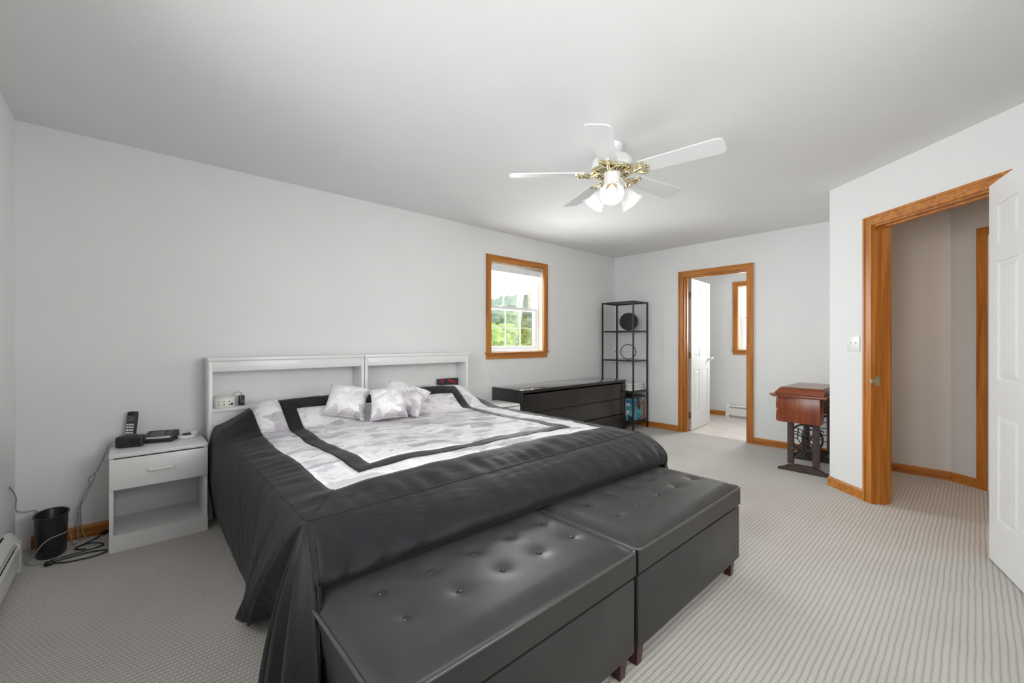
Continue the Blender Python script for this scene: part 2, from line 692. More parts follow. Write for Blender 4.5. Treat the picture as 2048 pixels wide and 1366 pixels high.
def B():
    return bmesh.new()


def struct(name, bm, mat, label, cat):
    o = mk(name, bm, mat)
    tag(o, label, cat, kind='structure')
    return o


# ------------------------------------------------------------------ room shell
# frame of the angled wall: s along it from the outer corner towards the camera side, q into the hallway
AC = Vector((4.29, 0.81, 0))
AD = Vector((-0.645, -0.764, 0)).normalized()
AN = Vector((0.764, -0.645, 0)).normalized()
ANG = lambda s, q, z: AC + AD * s + AN * q + Vector((0, 0, z))

b = B(); box(b, XL - 0.15, XF + 0.06, -2.4, YB + 0.15, -0.1, 0.0)
struct('floor', b, 'carpet', 'grey beige ribbed loop pile carpet covering the bedroom floor', 'floor')
b = B(); box(b, XF + 0.06, XBATH + 0.15, 0.69, YB + 0.15, -0.1, 0.002)
struct('floor_bathroom', b, 'bath_vinyl', 'pale mottled vinyl floor seen through the bathroom doorway', 'floor')
b = B(); box(b, XL - 0.15, XBATH + 0.15, -2.4, YB + 0.15, ZC, ZC + 0.1)
struct('ceiling', b, 'ceiling_paint', 'plain white painted ceiling above the bed', 'ceiling')

# window openings
W1 = (2.975, 3.825, 1.07, 2.095)      # bedroom window in the back wall (x0, x1, z0, z1)
W2 = (1.62, 2.505, 1.06, 2.06)        # bathroom window (y0, y1, z0, z1)


def wall_with_holes(a0, a1, holes, z1, M, t0, t1):
    bm = B()
    cur = a0
    for (h0, h1, z0, zt) in sorted(holes):
        box(bm, cur, h0, t0, t1, 0, z1, M)
        if z0 > 0:
            box(bm, h0, h1, t0, t1, 0, z0, M)
        box(bm, h0, h1, t0, t1, zt, z1, M)
        cur = h1
    box(bm, cur, a1, t0, t1, 0, z1, M)
    return bm


MB_ = lambda a, d, z: Vector((a, YB + d, z))
ML_ = lambda a, d, z: Vector((XL - d, a, z))
MF_ = lambda a, d, z: Vector((XF + d, a, z))
MBA_ = lambda a, d, z: Vector((XBATH + d, a, z))
MR_ = lambda a, d, z: Vector((a, YR - d, z))
BD = (1.797, 2.575)                   # bathroom door opening in the far wall
HD = (0.400, 1.185)                   # hallway door opening along the angled wall
struct('wall_back', wall_with_holes(XL, XBATH + 0.15, [W1], ZC, MB_, 0, 0.15), 'wall_paint', 'long white painted wall behind the bed headboards', 'wall')
struct('wall_left', wall_with_holes(YR, YB, [(a, b_, 0.95, 2.05) for a, b_ in LWIN], ZC, ML_, 0, 0.15), 'wall_paint',
       'white painted wall at the left edge above the baseboard heater', 'wall')
struct('wall_far', wall_with_holes(0.81, YB, [(BD[0], BD[1], 0, 2.045)], ZC, MF_, 0, 0.12), 'wall_paint', 'white painted end wall with the bathroom doorway', 'wall')
struct('wall_angled', wall_with_holes(0.0, 1.715, [(HD[0], HD[1], 0, 2.045)], ZC, ANG, 0, 0.12), 'wall_paint',
       'white angled wall holding the light switch and open hallway doorway', 'wall')
b = B(); prism(b, [(4.29, 0.81), (XF + 0.12, 0.81), (XF + 0.12, 0.69), (4.39, 0.69)], 0, ZC)
struct('wall_right', b, 'wall_paint', 'white return wall behind the treadle sewing table', 'wall')
struct('wall_rear', wall_with_holes(XL, 3.25, [(0.6, 2.1, 0.95, 2.05)], ZC, MR_, 0, 0.15), 'wall_paint', 'white wall behind the viewer', 'wall')
# hallway walls
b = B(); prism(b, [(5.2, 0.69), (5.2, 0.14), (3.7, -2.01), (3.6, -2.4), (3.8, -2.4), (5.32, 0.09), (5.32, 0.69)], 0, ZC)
struct('wall_hallway', b, 'hall_shaded_paint', 'shaded grey hallway wall bending beyond the open doorway', 'wall')
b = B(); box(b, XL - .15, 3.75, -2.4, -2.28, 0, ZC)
struct('wall_hallway_end', b, 'hall_shaded_paint', 'far end wall of the hallway', 'wall')
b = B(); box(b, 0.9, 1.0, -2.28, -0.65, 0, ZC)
struct('wall_hallway_side', b, 'hall_shaded_paint', 'side wall closing off the hallway', 'wall')
# bathroom walls
struct('wall_bathroom', wall_with_holes(0.69, YB, [W2], ZC, MBA_, 0, 0.15), 'wall_paint', 'white bathroom wall with window and heater', 'wall')
b = B(); box(b, XF + 0.12, XBATH, 0.69, 0.81, 0, ZC)
struct('wall_bathroom_side', b, 'wall_paint', 'side wall of the bathroom', 'wall')


def baseboard(name, M, a0, a1, label, mat, d0=-0.014, h=0.075):
    bm = B()
    z2 = h - 0.014
    poly = [(d0, 0.0), (0, 0.0), (0, h), (d0 * 0.45, h), (d0, z2)]
    A_ = [bm.verts.new(M(a0, d, z)) for d, z in poly]
    B_ = [bm.verts.new(M(a1, d, z)) for d, z in poly]
    bm.faces.new(A_); bm.faces.new(B_)
    for i in range(5):
        bm.faces.new((A_[i], A_[(i + 1) % 5], B_[(i + 1) % 5], B_[i]))
    return struct(name, bm, mat, label, 'baseboard')


baseboard('baseboard_back', MB_, XL + 0.06, XF - 0.014, 'orange stained wood baseboard along the long back wall', 'oak_x')
baseboard('baseboard_far', MF_, BD[1] + 0.062, YB - 0.0145, 'orange stained wood baseboard between shelf corner and bathroom door', 'oak_y')
baseboard('baseboard_far_right', MF_, 0.826, BD[0] - 0.062, 'orange stained wood baseboard right of the bathroom door behind sewing table', 'oak_y')
baseboard('baseboard_right', lambda a, d, z: Vector((a, 0.81 - d, z)), 4.29, XF - .015, 'orange stained baseboard behind the sewing table', 'oak_x')
baseboard('baseboard_angled', ANG, -0.004, HD[0] - 0.067, 'short wood baseboard below the light switch', 'oak_x')
baseboard('baseboard_angled_right', ANG, HD[1] + 0.067, 1.69, 'short wood baseboard behind the open white door', 'oak_x')
baseboard('baseboard_bathroom', MBA_, 2.69, YB - 0.02, 'wood baseboard on the bathroom wall left of heater', 'oak_y')
baseboard('baseboard_hallway', lambda a, d, z: Vector((5.2 + d, a, z)), 0.14, 0.69, 'wood baseboard along the straight hallway wall', 'oak_y')
HN = Vector((1.5, 2.15, 0)).normalized()         # direction of the bent hallway wall
HO = Vector((5.2, 0.14, 0))
HQ = Vector((-HN.y, HN.x, 0))
if HQ.x > 0:
    HQ = -HQ
HALL = lambda s, q, z: HO - HN * s - HQ * q + Vector((0, 0, z))
baseboard('baseboard_hallway_bend', HALL, 0.0, 0.19, 'short wood baseboard on the bent hallway wall', 'oak_y')


def door_trim(name, M, a0, a1, zt, tw, label, wm, hm, w=0.062, both=True):
    """casing on the room side, jambs with stops"""
    T = Thing(name, kind='structure', label=label, cat='door trim')
    for (s0, s1, nm) in ((a0 - w, a0 + 0.004, 'side_casing'), (a1 - 0.004, a1 + w, 'side_casing')):
        bm = B()
        box(bm, s0, s1, -0.018, 0, 0, zt + w, M)
        e0, e1 = (s0, s0 + 0.016) if s0 < a0 - 0.01 else (s1 - 0.016, s1)
        box(bm, e0, e1, -0.024, -0.018, 0, zt + w, M)
        T.part(nm, bm, wm)
    bm = B()
    box(bm, a0 + 0.004, a1 - 0.004, -0.0178, 0, zt - 0.004, zt + w, M)
    box(bm, a0 + 0.004 - w + 0.015, a1 - 0.004 + w - 0.015, -0.0238, -0.0175, zt + w - 0.016, zt + w, M)
    T.part('head_casing', bm, hm)
    for (s0, s1, st0, st1) in ((a0, a0 + 0.016, a0 + 0.016, a0 + 0.027), (a1 - 0.016, a1, a1 - 0.027, a1 - 0.016)):
        bm = B()
        box(bm, s0, s1, 0.0, tw, 0, zt, M)
        T.part('jamb', bm, wm)
        bm = B()
        box(bm, st0, st1, tw * 0.38, tw * 0.68, 0, zt - 0.027, M)
        T.part('door_stop', bm, wm)
    T.boxp('head_jamb', (a0 + 0.016, a1 - 0.016, 0, tw, zt - 0.016, zt), hm, M=M)
    T.boxp('head_stop', (a0 + 0.016, a1 - 0.016, tw * 0.38, tw * 0.68, zt - 0.027, zt - 0.016), hm, M=M)
    if both:
        for (s0, s1) in ((a0 - w, a0 + 0.004), (a1 - 0.004, a1 + w)):
            T.boxp('side_casing', (s0, s1, tw, tw + 0.018, 0, zt + w), wm, M=M)
        T.boxp('head_casing', (a0 + 0.004, a1 - 0.004, tw, tw + 0.0178, zt - 0.004, zt + w), hm, M=M)
    return T


t1 = door_trim('trim_1', MF_, BD[0], BD[1], 2.045, 0.12, 'orange wood casing and jamb around the bathroom doorway', 'oak_z', 'oak_y')
t2 = door_trim('trim_2', ANG, HD[0], HD[1], 2.045, 0.12, 'orange wood casing and jamb around the open hallway doorway', 'oak_z', 'oak_x')
# brass strike plate on the hallway jamb
b = B()
box(b, HD[0] + 0.0155, HD[0] + 0.0185, 0.004, 0.036, 0.865, 0.935, ANG)
box(b, HD[0] - 0.004, HD[0] + 0.0185, -0.026, 0.006, 0.885, 0.915, ANG, bev=0.003)
t2.part('strike_plate', b, 'brass')
t3 = Thing('trim_3', kind='structure', label='dark orange door casing at the right of the bent hallway wall', cat='door trim')
t3.boxp('side_casing', (0.19, 0.255, -0.018, -0.001, 0, 2.105), 'oak_z', M=HALL)
t3.boxp('side_casing', (1.02, 1.085, -0.018, -0.001, 0, 2.105), 'oak_z', M=HALL)
t3.boxp('head_casing', (0.255, 1.02, -0.0175, -0.001, 2.04, 2.105), 'oak_x', M=HALL)
t3.boxp('closed_door_leaf', (0.258, 1.017, -0.008, -0.001, 0.01, 2.038), 'white_door_paint', M=HALL)


def panel_door(name, loc, rz, width, height, label, thick=0.035, knob='nickel', hinge='nickel', hinge_side=1):
    """six-panel door; local x from the hinge edge to the free edge, y thickness, hinge pins on y = 0"""
    T = Thing(name, loc, (0, 0, rz), label, 'door', kind='structure')
    st, mid = 0.105, 0.095
    pw = (width - 2 * st - mid) / 2
    rows = [(0.24, 0.80), (0.98, 1.60), (1.70, 1.90)]
    k = height / 2.03
    rows = [(a * k, c * k) for a, c in rows]
    bm = B()
    box(bm, 0, width, 0.006, thick - 0.006, 0, height)
    # stiles and rails
    for (x0, x1) in ((0, st), (st + pw, st + pw + mid), (width - st, width)):
        box(bm, x0, x1, 0, thick, 0, height)
    zs = [0] + [z for r in rows for z in r] + [height]
    for i in range(0, len(zs), 2):
        for x0 in (st, st + pw + mid):
            box(bm, x0, x0 + pw, 0.0002, thick - 0.0002, zs[i], zs[i + 1])
    leaf = T.part('leaf', bm, 'white_door_paint', w=False)
    for (z0, z1) in rows:
        for x0 in (st, st + pw + mid):
            x1 = x0 + pw
            bm = B()
            for (ya, yb) in ((0.006, 0.0012), (thick - 0.006, thick - 0.0012)):
                o_ = 0.012
                i_ = 0.036
                A_ = [bm.verts.new((x, ya, z)) for x, z in ((x0 + o_, z0 + o_), (x1 - o_, z0 + o_), (x1 - o_, z1 - o_), (x0 + o_, z1 - o_))]
                B_ = [bm.verts.new((x, yb, z)) for x, z in ((x0 + i_, z0 + i_), (x1 - i_, z0 + i_), (x1 - i_, z1 - i_), (x0 + i_, z1 - i_))]
                bm.faces.new(B_); bm.faces.new(A_)
                for i in range(4):
                    bm.faces.new((A_[i], A_[(i + 1) % 4], B_[(i + 1) % 4], B_[i]))
            T.part('panel', bm, 'white_door_paint', leaf, w=False)
    for sgn, y in ((-1, 0), (1, thick)):
        bm = B()
        Mx = Matrix.Translation((width - 0.065, y, 0.93)) @ Matrix.Rotation(-sgn * PI / 2, 4, 'X')
        lathe(bm, [(0.028, 0.0), (0.028, 0.006), (0.012, 0.010), (0.010, 0.028), (0.022, 0.036), (0.027, 0.048), (0.023, 0.060), (0.008, 0.065)], 20, Mx)
        T.part('knob', bm, knob, w=False)
    hy = 0.0 if hinge_side > 0 else thick
    for z in (0.20, 1.0, 1.80):
        bm = B()
        tube(bm, [(-0.004, hy - 0.006 * hinge_side, z - 0.045), (-0.004, hy - 0.006 * hinge_side, z + 0.045)], 0.007, 10)
        box(bm, -0.0025, -0.0002, min(hy, hy + 0.03 * hinge_side), max(hy, hy + 0.03 * hinge_side), z - 0.043, z + 0.043)
        T.part('hinge', bm, hinge, w=False)
    return T


# bathroom door, swung into the bathroom a little past square
a = math.radians(5.5)
panel_door('door_1', (5.512, 2.530, 0.008), a, 0.745, 2.02, 'white six panel door standing open in the bathroom doorway', hinge='aged_brass', hinge_side=-1)
# hallway door, swung far back into the bedroom at the right edge
panel_door('door_2', (3.481, -0.051, 0.008), PI + math.atan2(0.262, 0.965), 0.765, 2.03, 'white six panel door swung open at the right edge', hinge='brass', hinge_side=-1)


# ------------------------------------------------------------------ windows
def window(name, M, a0, a1, z0, z1, label, grain_h='oak_x', cols=3, rows=2, shade=True, wd=0.13, mir=False):
    T = Thing(name, kind='structure', label=label, cat='window')
    w = 0.066
    for (s0, s1) in ((a0 - w, a0), (a1, a1 + w)):
        bm = B()
        box(bm, s0, s1, -0.018, 0, z0 - 0.002, z1 + w, M)
        e0, e1 = (s0, s0 + 0.014) if s0 < a0 - 0.01 else (s1 - 0.014, s1)
        box(bm, e0, e1, -0.024, -0.018, z0 - 0.002, z1 + w, M)
        T.part('side_casing', bm, 'oak_z')
    bm = B()
    box(bm, a0, a1, -0.0178, 0, z1, z1 + w, M)
    box(bm, a0 - w + 0.014, a1 + w - 0.014, -0.0238, -0.0176, z1 + w - 0.014, z1 + w, M)
    T.part('head_casing', bm, grain_h)
    T.boxp('stool', (a0 - w - 0.018, a1 + w + 0.018, -0.034, 0.0, z0 - 0.02, z0 - 0.002), grain_h, M=M, bev=0.004)
    T.boxp('apron', (a0 - w, a1 + w, -0.016, 0.0, z0 - 0.078, z0 - 0.0201), grain_h, M=M)
    # jamb extension and vinyl frame
    for (s0, s1) in ((a0, a0 + 0.014), (a1 - 0.014, a1)):
        T.boxp('jamb', (s0, s1, 0.0, 0.062, z0, z1), 'pale_jamb', M=M)
    T.boxp('head_jamb', (a0 + .014, a1 - .014, 0.0, 0.062, z1 - 0.014, z1), 'pale_jamb', M=M)
    T.boxp('inner_sill', (a0 + .014, a1 - .014, 0.0, 0.062, z0, z0 + 0.012), 'white_vinyl', M=M)
    for (s0, s1) in ((a0, a0 + 0.032), (a1 - 0.032, a1)):
        T.boxp('vinyl_frame', (s0, s1, 0.062, 0.15, z0, z1), 'white_vinyl', M=M)
    T.boxp('vinyl_frame', (a0 + .032, a1 - .032, 0.062, 0.15, z1 - 0.03, z1), 'white_vinyl', M=M)
    T.boxp('vinyl_frame', (a0 + .032, a1 - .032, 0.062, 0.15, z0, z0 + 0.03), 'white_vinyl', M=M)
    zm = (z0 + z1) / 2 + 0.0
    i0, i1 = a0 + 0.032, a1 - 0.032
    for (s0, s1, d, nm) in ((z0 + 0.03, zm + 0.018, 0.076, 'lower_sash'), (zm - 0.018, z1 - 0.03, 0.112, 'upper_sash')):
        f = 0.036
        bm = B()
        box(bm, i0, i0 + f, d, d + 0.028, s0, s1, M)
        box(bm, i1 - f, i1, d, d + 0.028, s0, s1, M)
        box(bm, i0 + f, i1 - f, d, d + 0.028, s0, s0 + f, M)
        box(bm, i0 + f, i1 - f, d, d + 0.028, s1 - f * 0.9, s1, M)
        sash = T.part(nm, bm, 'white_vinyl')
        g0, g1, h0, h1 = i0 + f, i1 - f, s0 + f, s1 - f * 0.9
        mw = 0.008
        for c in range(1, cols):
            x = g0 + (g1 - g0) * c / cols
            T.boxp('muntin', (x - mw / 2, x + mw / 2, d + 0.007, d + 0.021, h0, h1), 'white_vinyl', sash, M=M)
        for r in range(1, rows):
            z = h0 + (h1 - h0) * r / rows
            T.boxp('muntin', (g0, g1, d + 0.008, d + 0.020, z - mw / 2, z + mw / 2), 'white_vinyl', sash, M=M)
        for c in range(cols):
            for r in range(rows):
                xa, xb = g0 + (g1 - g0) * c / cols, g0 + (g1 - g0) * (c + 1) / cols
                za, zb = h0 + (h1 - h0) * r / rows, h0 + (h1 - h0) * (r + 1) / rows
                T.boxp('pane', (xa + 0.003, xb - 0.003, d + 0.012, d + 0.016, za + 0.003, zb - 0.003), 'window_glass', sash, M=M)
    for fr in (0.3, 0.7):
        x = i0 + (i1 - i0) * fr
        T.boxp('sash_lock', (x - 0.03, x + 0.03, 0.078, 0.098, zm + 0.018, zm + 0.032), 'white_plastic', M=M, bev=0.003)
    if shade:
        bm = B()
        n = 18
        zc, dc, rr = z1 - 0.045, 0.03, 0.027
        ring = lambda a_: [bm.verts.new(M(a_, dc + rr * math.cos(2 * PI * k / n), zc + rr * math.sin(2 * PI * k / n))) for k in range(n)]
        ra, rb = ring(a0 + 0.018), ring(a1 - 0.018)
        for k in range(n):
            bm.faces.new((ra[k], ra[(k + 1) % n], rb[(k + 1) % n], rb[k])).smooth = True
        bm.faces.new(ra); bm.faces.new(rb)
        box(bm, a0 + 0.02, a1 - 0.02, dc - rr, dc - rr + 0.003, zc - 0.05, zc, M)
        r_ = T.part('roller_shade', bm, 'shade_fabric')
        T.boxp('hem_bar', (a0 + 0.02, a1 - 0.02, dc - rr - 0.002, dc - rr + 0.006, zc - 0.062, zc - 0.048), 'white_plastic', r_, M=M)
    return T


window('window_1', MB_, *W1, 'wood framed double hung window with grid panes above the dresser', 'oak_x')
window('window_2', MBA_, *W2, 'wood framed window seen through the bathroom doorway', 'oak_y', shade=False)
for i, (a, b_) in enumerate(LWIN):
    window('window_%d' % (3 + i), ML_, a, b_, 0.95, 2.05, ['wood framed window on the left wall nearest the viewer', 'wood framed window on the left wall nearest the bed'][i], 'oak_y', shade=False)
window('window_5', MR_, 0.6, 2.1, 0.95, 2.05, 'wide added wood framed window, unseen behind the viewer', 'oak_x', shade=False)  # unseen window added to let fill light in from behind


# ------------------------------------------------------------------ baseboard heaters
def heater(name, M, a0, a1, label):
    T = Thing(name, tuple(M((a0 + a1) / 2, -0.03, 0)), label=label, cat='heater')
    prof = [(-0.001, 0.035), (-0.045, 0.035), (-0.060, 0.05), (-0.060, 0.125), (-0.052, 0.135), (-0.052, 0.14), (-0.002, 0.14)]
    bm = B()
    box(bm, a0 + .05, a1 - .05, -0.008, -0.001, 0.02, 0.195, M)
    T.part('back_plate', bm, 'heater_enamel')
    bm = B()                                      # front cover
    pts = [(-0.058, 0.030), (-0.060, 0.034), (-0.060, 0.128), (-0.052, 0.140), (-0.050, 0.138), (-0.057, 0.126), (-0.057, 0.032)]
    A_ = [bm.verts.new(M(a0 + .05, d, z)) for d, z in pts]
    B_ = [bm.verts.new(M(a1 - .05, d, z)) for d, z in pts]
    n = len(pts)
    bm.faces.new(A_); bm.faces.new(B_)
    for i in range(n):
        bm.faces.new((A_[i], A_[(i + 1) % n], B_[(i + 1) % n], B_[i]))
    T.part('front_cover', bm, 'heater_enamel')
    bm = B()                                      # sloping top hood
    pts = [(-0.001, 0.195), (-0.022, 0.195), (-0.046, 0.168), (-0.044, 0.164), (-0.020, 0.190), (-0.001, 0.190)]
    A_ = [bm.verts.new(M(a0 + .05, d, z)) for d, z in pts]
    B_ = [bm.verts.new(M(a1 - .05, d, z)) for d, z in pts]
    n = len(pts)
    bm.faces.new(A_); bm.faces.new(B_)
    for i in range(n):
        bm.faces.new((A_[i], A_[(i + 1) % n], B_[(i + 1) % n], B_[i]))
    T.part('hood', bm, 'heater_enamel')
    T.boxp('damper', (a0 + .05, a1 - .05, -0.050, -0.034, 0.147, 0.151), 'heater_enamel', M=M)
    T.boxp('fin_core', (a0 + .06, a1 - .06, -0.048, -0.009, 0.06, 0.12), 'dark_gap', M=M)
    for (s0, s1) in ((a0, a0 + .05), (a1 - .05, a1)):
        bm = B()
        pts = [(-0.001, 0.0), (-0.062, 0.0), (-0.062, 0.135), (-0.026, 0.197), (-0.001, 0.197)]
        A_ = [bm.verts.new(M(s0, d, z)) for d, z in pts]
        B_ = [bm.verts.new(M(s1, d, z)) for d, z in pts]
        bm.faces.new(A_); bm.faces.new(B_)
        for i in range(5):
            bm.faces.new((A_[i], A_[(i + 1) % 5], B_[(i + 1) % 5], B_[i]))
        T.part('end_cap', bm, 'heater_enamel')
    return T


heater('baseboard_heater', ML_, 0.1, 3.36, 'long white enamel baseboard heater beside the waste bin')
heater('baseboard_heater', MBA_, 1.0, 2.66, 'white baseboard heater under the bathroom window')
b = B(); box(b, -0.036, 0.036, -0.006, -0.0005, -0.057, 0.057, lambda x, d, z: MBA_(2.63 + x, d, 0.50 + z), bev=0.002)
T = Thing('wall_outlet', tuple(MBA_(2.63, 0, 0.44)), label='small white wall outlet on the bathroom wall', cat='outlet')
T.part('cover_plate', b, 'white_plastic')
for dz in (-0.022, 0.022):
    T.boxp('socket', (2.63 - 0.014, 2.63 + 0.014, -0.0085, -0.006, 0.50 + dz - 0.013, 0.50 + dz + 0.013), 'cream_enamel', M=MBA_)
T = Thing('light_switch', tuple(ANG(0.235, -0.003, 1.12)), label='white double light switch plate beside the hallway doorway', cat='light switch')
T.boxp('cover_plate', (0.235 - 0.058, 0.235 + 0.058, -0.007, -0.0005, 1.173 - 0.057, 1.173 + 0.057), 'white_plastic', M=ANG, bev=0.002)
for ds in (-0.023, 0.023):
    T.boxp('toggle', (0.235 + ds - 0.005, 0.235 + ds + 0.005, -0.017, -0.007, 1.173 - 0.004, 1.173 + 0.014), 'white_plastic', M=ANG)
    for dz in (-0.03, 0.03):
        bm = B()
        c_ = ANG(0.235 + ds, -0.0072, 1.173 + dz)
        tube(bm, [c_, c_ - AN * 0.0015], 0.003, 8)
        T.part('screw', bm, 'nickel')
# hallway ceiling lamp (just out of view)
T = Thing('ceiling_lamp', (4.45, -0.75, ZC), label='small round warm lamp on the hallway ceiling', cat='lamp')
b = B(); lathe(b, [(0.13, 0.0), (0.13, -0.02)], 24, Matrix.Translation((4.45, -0.75, ZC - 0.0005)))
T.part('base', b, 'white_plastic')
b = B(); lathe(b, [(0.12, -0.0205), (0.11, -0.055), (0.07, -0.08), (0.01, -0.088)], 24, Matrix.Translation((4.45, -0.75, ZC)))
T.part('dome', b, 'hall_lamp_glow')

# ------------------------------------------------------------------ bed
BX0, BX1, BY0, BY1 = 0.43, 2.465, 1.475, 3.415
T = Thing('bed', (1.4475, 2.45, 0), label='king size bed hidden under the black and white comforter', cat='bed')
T.boxp('mattress', (0.485, 2.41, 1.53, 3.405, 0.30, 0.545), 'bed_fabric', bev=0.04)
T.boxp('box_spring', (0.50, 2.395, 1.55, 3.40, 0.12, 0.298), 'bed_fabric', bev=0.01)
for sx in (0.47, 2.39):
    T.boxp('side_rail', (sx, sx + 0.035, 1.55, 3.40, 0.075, 0.12), 'white_lacquer')
T.boxp('end_rail', (0.505, 2.39, 1.55, 1.585, 0.075, 0.12), 'white_lacquer')
for sx in (0.475, 1.42, 2.39):
    for sy in (1.60, 3.33):
        T.boxp('leg', (sx, sx + 0.035, sy, sy + 0.035, 0.0, 0.075 if sx != 1.42 else 0.12), 'white_lacquer')


# headboards
def headboard(x0, x1, label):
    y0, y1, H, t = 3.43, 3.625, 1.08, 0.022
    T = Thing('bookcase_headboard', ((x0 + x1) / 2, (y0 + y1) / 2, 0), label=label, cat='headboard', group='white bookcase headboards')
    for xa in (x0, x1 - t):
        T.boxp('side_panel', (xa, xa + t, y0, y1, 0, H - 0.024), 'white_laminate', bev=0.0015)
    T.boxp('top_board', (x0 - 0.002, x1 + 0.002, y0 - 0.004, y1, H - 0.0235, H), 'white_laminate', bev=0.003)
    T.boxp('fascia', (x0 + t + .0005, x1 - t - .0005, y0 + 0.004, y0 + 0.02, H - 0.095, H - 0.024), 'white_laminate', bev=0.0015)
    T.boxp('back_panel', (x0 + t + .0005, x1 - t - .0005, y1 - 0.008, y1 - 0.001, 0.05, H - 0.024), 'white_laminate')
    T.boxp('shelf', (x0 + t + .0005, x1 - t - .0005, y0 + 0.002, y1 - 0.0085, 0.713, 0.735), 'white_laminate', bev=0.0015)
    T.boxp('lower_panel', (x0 + t + .0005, x1 - t - .0005, y0 + 0.012, y0 + 0.026, 0.10, 0.7125), 'white_laminate')
    return T


headboard(0.382, 1.443, 'white bookcase headboard on the left, holding the round white sound machine')
headboard(1.452, 2.513, 'white bookcase headboard on the right, nearest the window')


# ---- comforter
def sm(t):
    t = min(1, max(0, t))
    return t * t * (3 - 2 * t)


def wr(x, y):
    """gentle quilted unevenness of the cloth"""
    return (0.005 * math.sin(7.3 * x + 3.1 * y + 0.6) * math.sin(5.1 * y - 2.2 * x) + 0.0035 * math.sin(17 * x - 9 * y + 1.3)
            * math.sin(11 * y + 6 * x) + 0.002 * math.sin(31 * y + 13 * x) * math.sin(23 * x - 8 * y + 2))


def top_z(x, y):
    ex = 1 - ((x - 1.4475) / 1.02) ** 4
    ey = 1 - min(1, max(0, (BY0 + 0.35 - y) / 0.35)) ** 3
    z = 0.598 + 0.036 * max(0, ex) * max(0, ey)
    fx = (0.22 + 0.78 * sm((x - 0.40) / 0.30) * sm((2.50 - x) / 0.30)) * (1 - 0.16 * math.exp(-((x - 1.42) / 0.16) ** 2))
    p = sm((y - 2.88) / 0.30) * (1 - 0.28 * sm((y - 3.24) / 0.17))
    z += 0.172 * p * fx
    # slight sag in the middle of the bed
    z -= 0.012 * math.exp(-((x - 1.3) / 0.5) ** 2 - ((y - 2.3) / 0.35) ** 2)
    # the mattress edge roll and puckers along the seams
    d = min(x - BX0, BX1 - x, y - BY0)
    pk = math.exp(-((d - 0.07) / 0.07) ** 2)
    al = y if min(x - BX0, BX1 - x) < y - BY0 else x
    z += 0.0036 * pk * math.sin(al * 64 + 3 * math.sin(al * 9))
    return z + wr(x, y) * sm(d / 0.1)


def crom(keys, t):
    """keys: list of (t, tuple)"""
    if t <= keys[0][0]:
        return keys[0][1]
    if t >= keys[-1][0]:
        return keys[-1][1]
    for i in range(len(keys) - 1):
        if keys[i][0] <= t <= keys[i + 1][0]:
            break
    t0, t1_ = keys[i][0], keys[i + 1][0]
    u = (t - t0) / (t1_ - t0)
    p1, p2 = keys[i][1], keys[i + 1][1]
    p0 = keys[i - 1][1] if i > 0 else p1
    p3 = keys[i + 2][1] if i + 2 < len(keys) else p2
    d0 = (t1_ - (keys[i - 1][0] if i > 0 else t0 - (t1_ - t0)))
    d1 = ((keys[i + 2][0] if i + 2 < len(keys) else t1_ + (t1_ - t0)) - t0)
    h = t1_ - t0
    out = []
    for a, b_, c, e in zip(p0, p1, p2, p3):
        m0 = (c - a) / d0 * h
        m1 = (e - b_) / d1 * h
        out.append((2 * u ** 3 - 3 * u ** 2 + 1) * b_ + (u ** 3 - 2 * u ** 2 + u) * m0 + (-2 * u ** 3 + 3 * u ** 2) * c + (u ** 3 - u ** 2) * m1)
    return tuple(out)


# each station: hem point (x, y, z) and bulge control (x, y, z)
# left side keyed by -y, corner fan by index, foot side keyed by x, right side keyed by y
LEFT = [(-3.42, (0.405, 3.42, 0.07, 0.352, 3.42, 0.36)), (-3.1, (0.400, 3.12, 0.07, 0.350, 3.11, 0.38)),
        (-2.7, (0.395, 2.74, 0.07, 0.352, 2.72, 0.38)), (-2.4, (0.392, 2.48, 0.07, 0.355, 2.44, 0.38)),
        (-2.1, (0.392, 2.26, 0.068, 0.362, 2.17, 0.38)), (-1.90, (0.375, 2.16, 0.06, 0.372, 2.02, 0.38)),
        (-1.74, (0.338, 2.09, 0.05, 0.372, 1.89, 0.38)), (-1.62, (0.322, 2.03, 0.048, 0.362, 1.80, 0.36)),
        (-1.475, (0.350, 1.965, 0.05, 0.330, 1.70, 0.34))]
CORNL = [(0.0, (0.350, 1.965, 0.05, 0.330, 1.70, 0.34)), (0.10, (0.430, 1.93, 0.055, 0.345, 1.62, 0.33)),
         (0.20, (0.450, 1.86, 0.05, 0.415, 1.58, 0.33)), (0.30, (0.375, 1.74, 0.035, 0.375, 1.52, 0.36)),
         (0.40, (0.318, 1.62, 0.025, 0.315, 1.47, 0.38)), (0.46, (0.345, 1.55, 0.03, 0.352, 1.44, 0.36)), (0.53, (0.285, 1.45, 0.02, 0.296, 1.385, 0.40)),
         (0.59, (0.325, 1.36, 0.025, 0.345, 1.34, 0.37)),
         (0.66, (0.275, 1.22, 0.02, 0.300, 1.25, 0.42)), (0.76, (0.300, 1.06, 0.03, 0.310, 1.13, 0.42)),
         (0.84, (0.340, 1.03, 0.08, 0.345, 1.10, 0.43)), (0.92, (0.358, 1.12, 0.30, 0.372, 1.17, 0.475)),
         (1.0, (0.392, 1.262, 0.463, 0.40, 1.255, 0.545))]
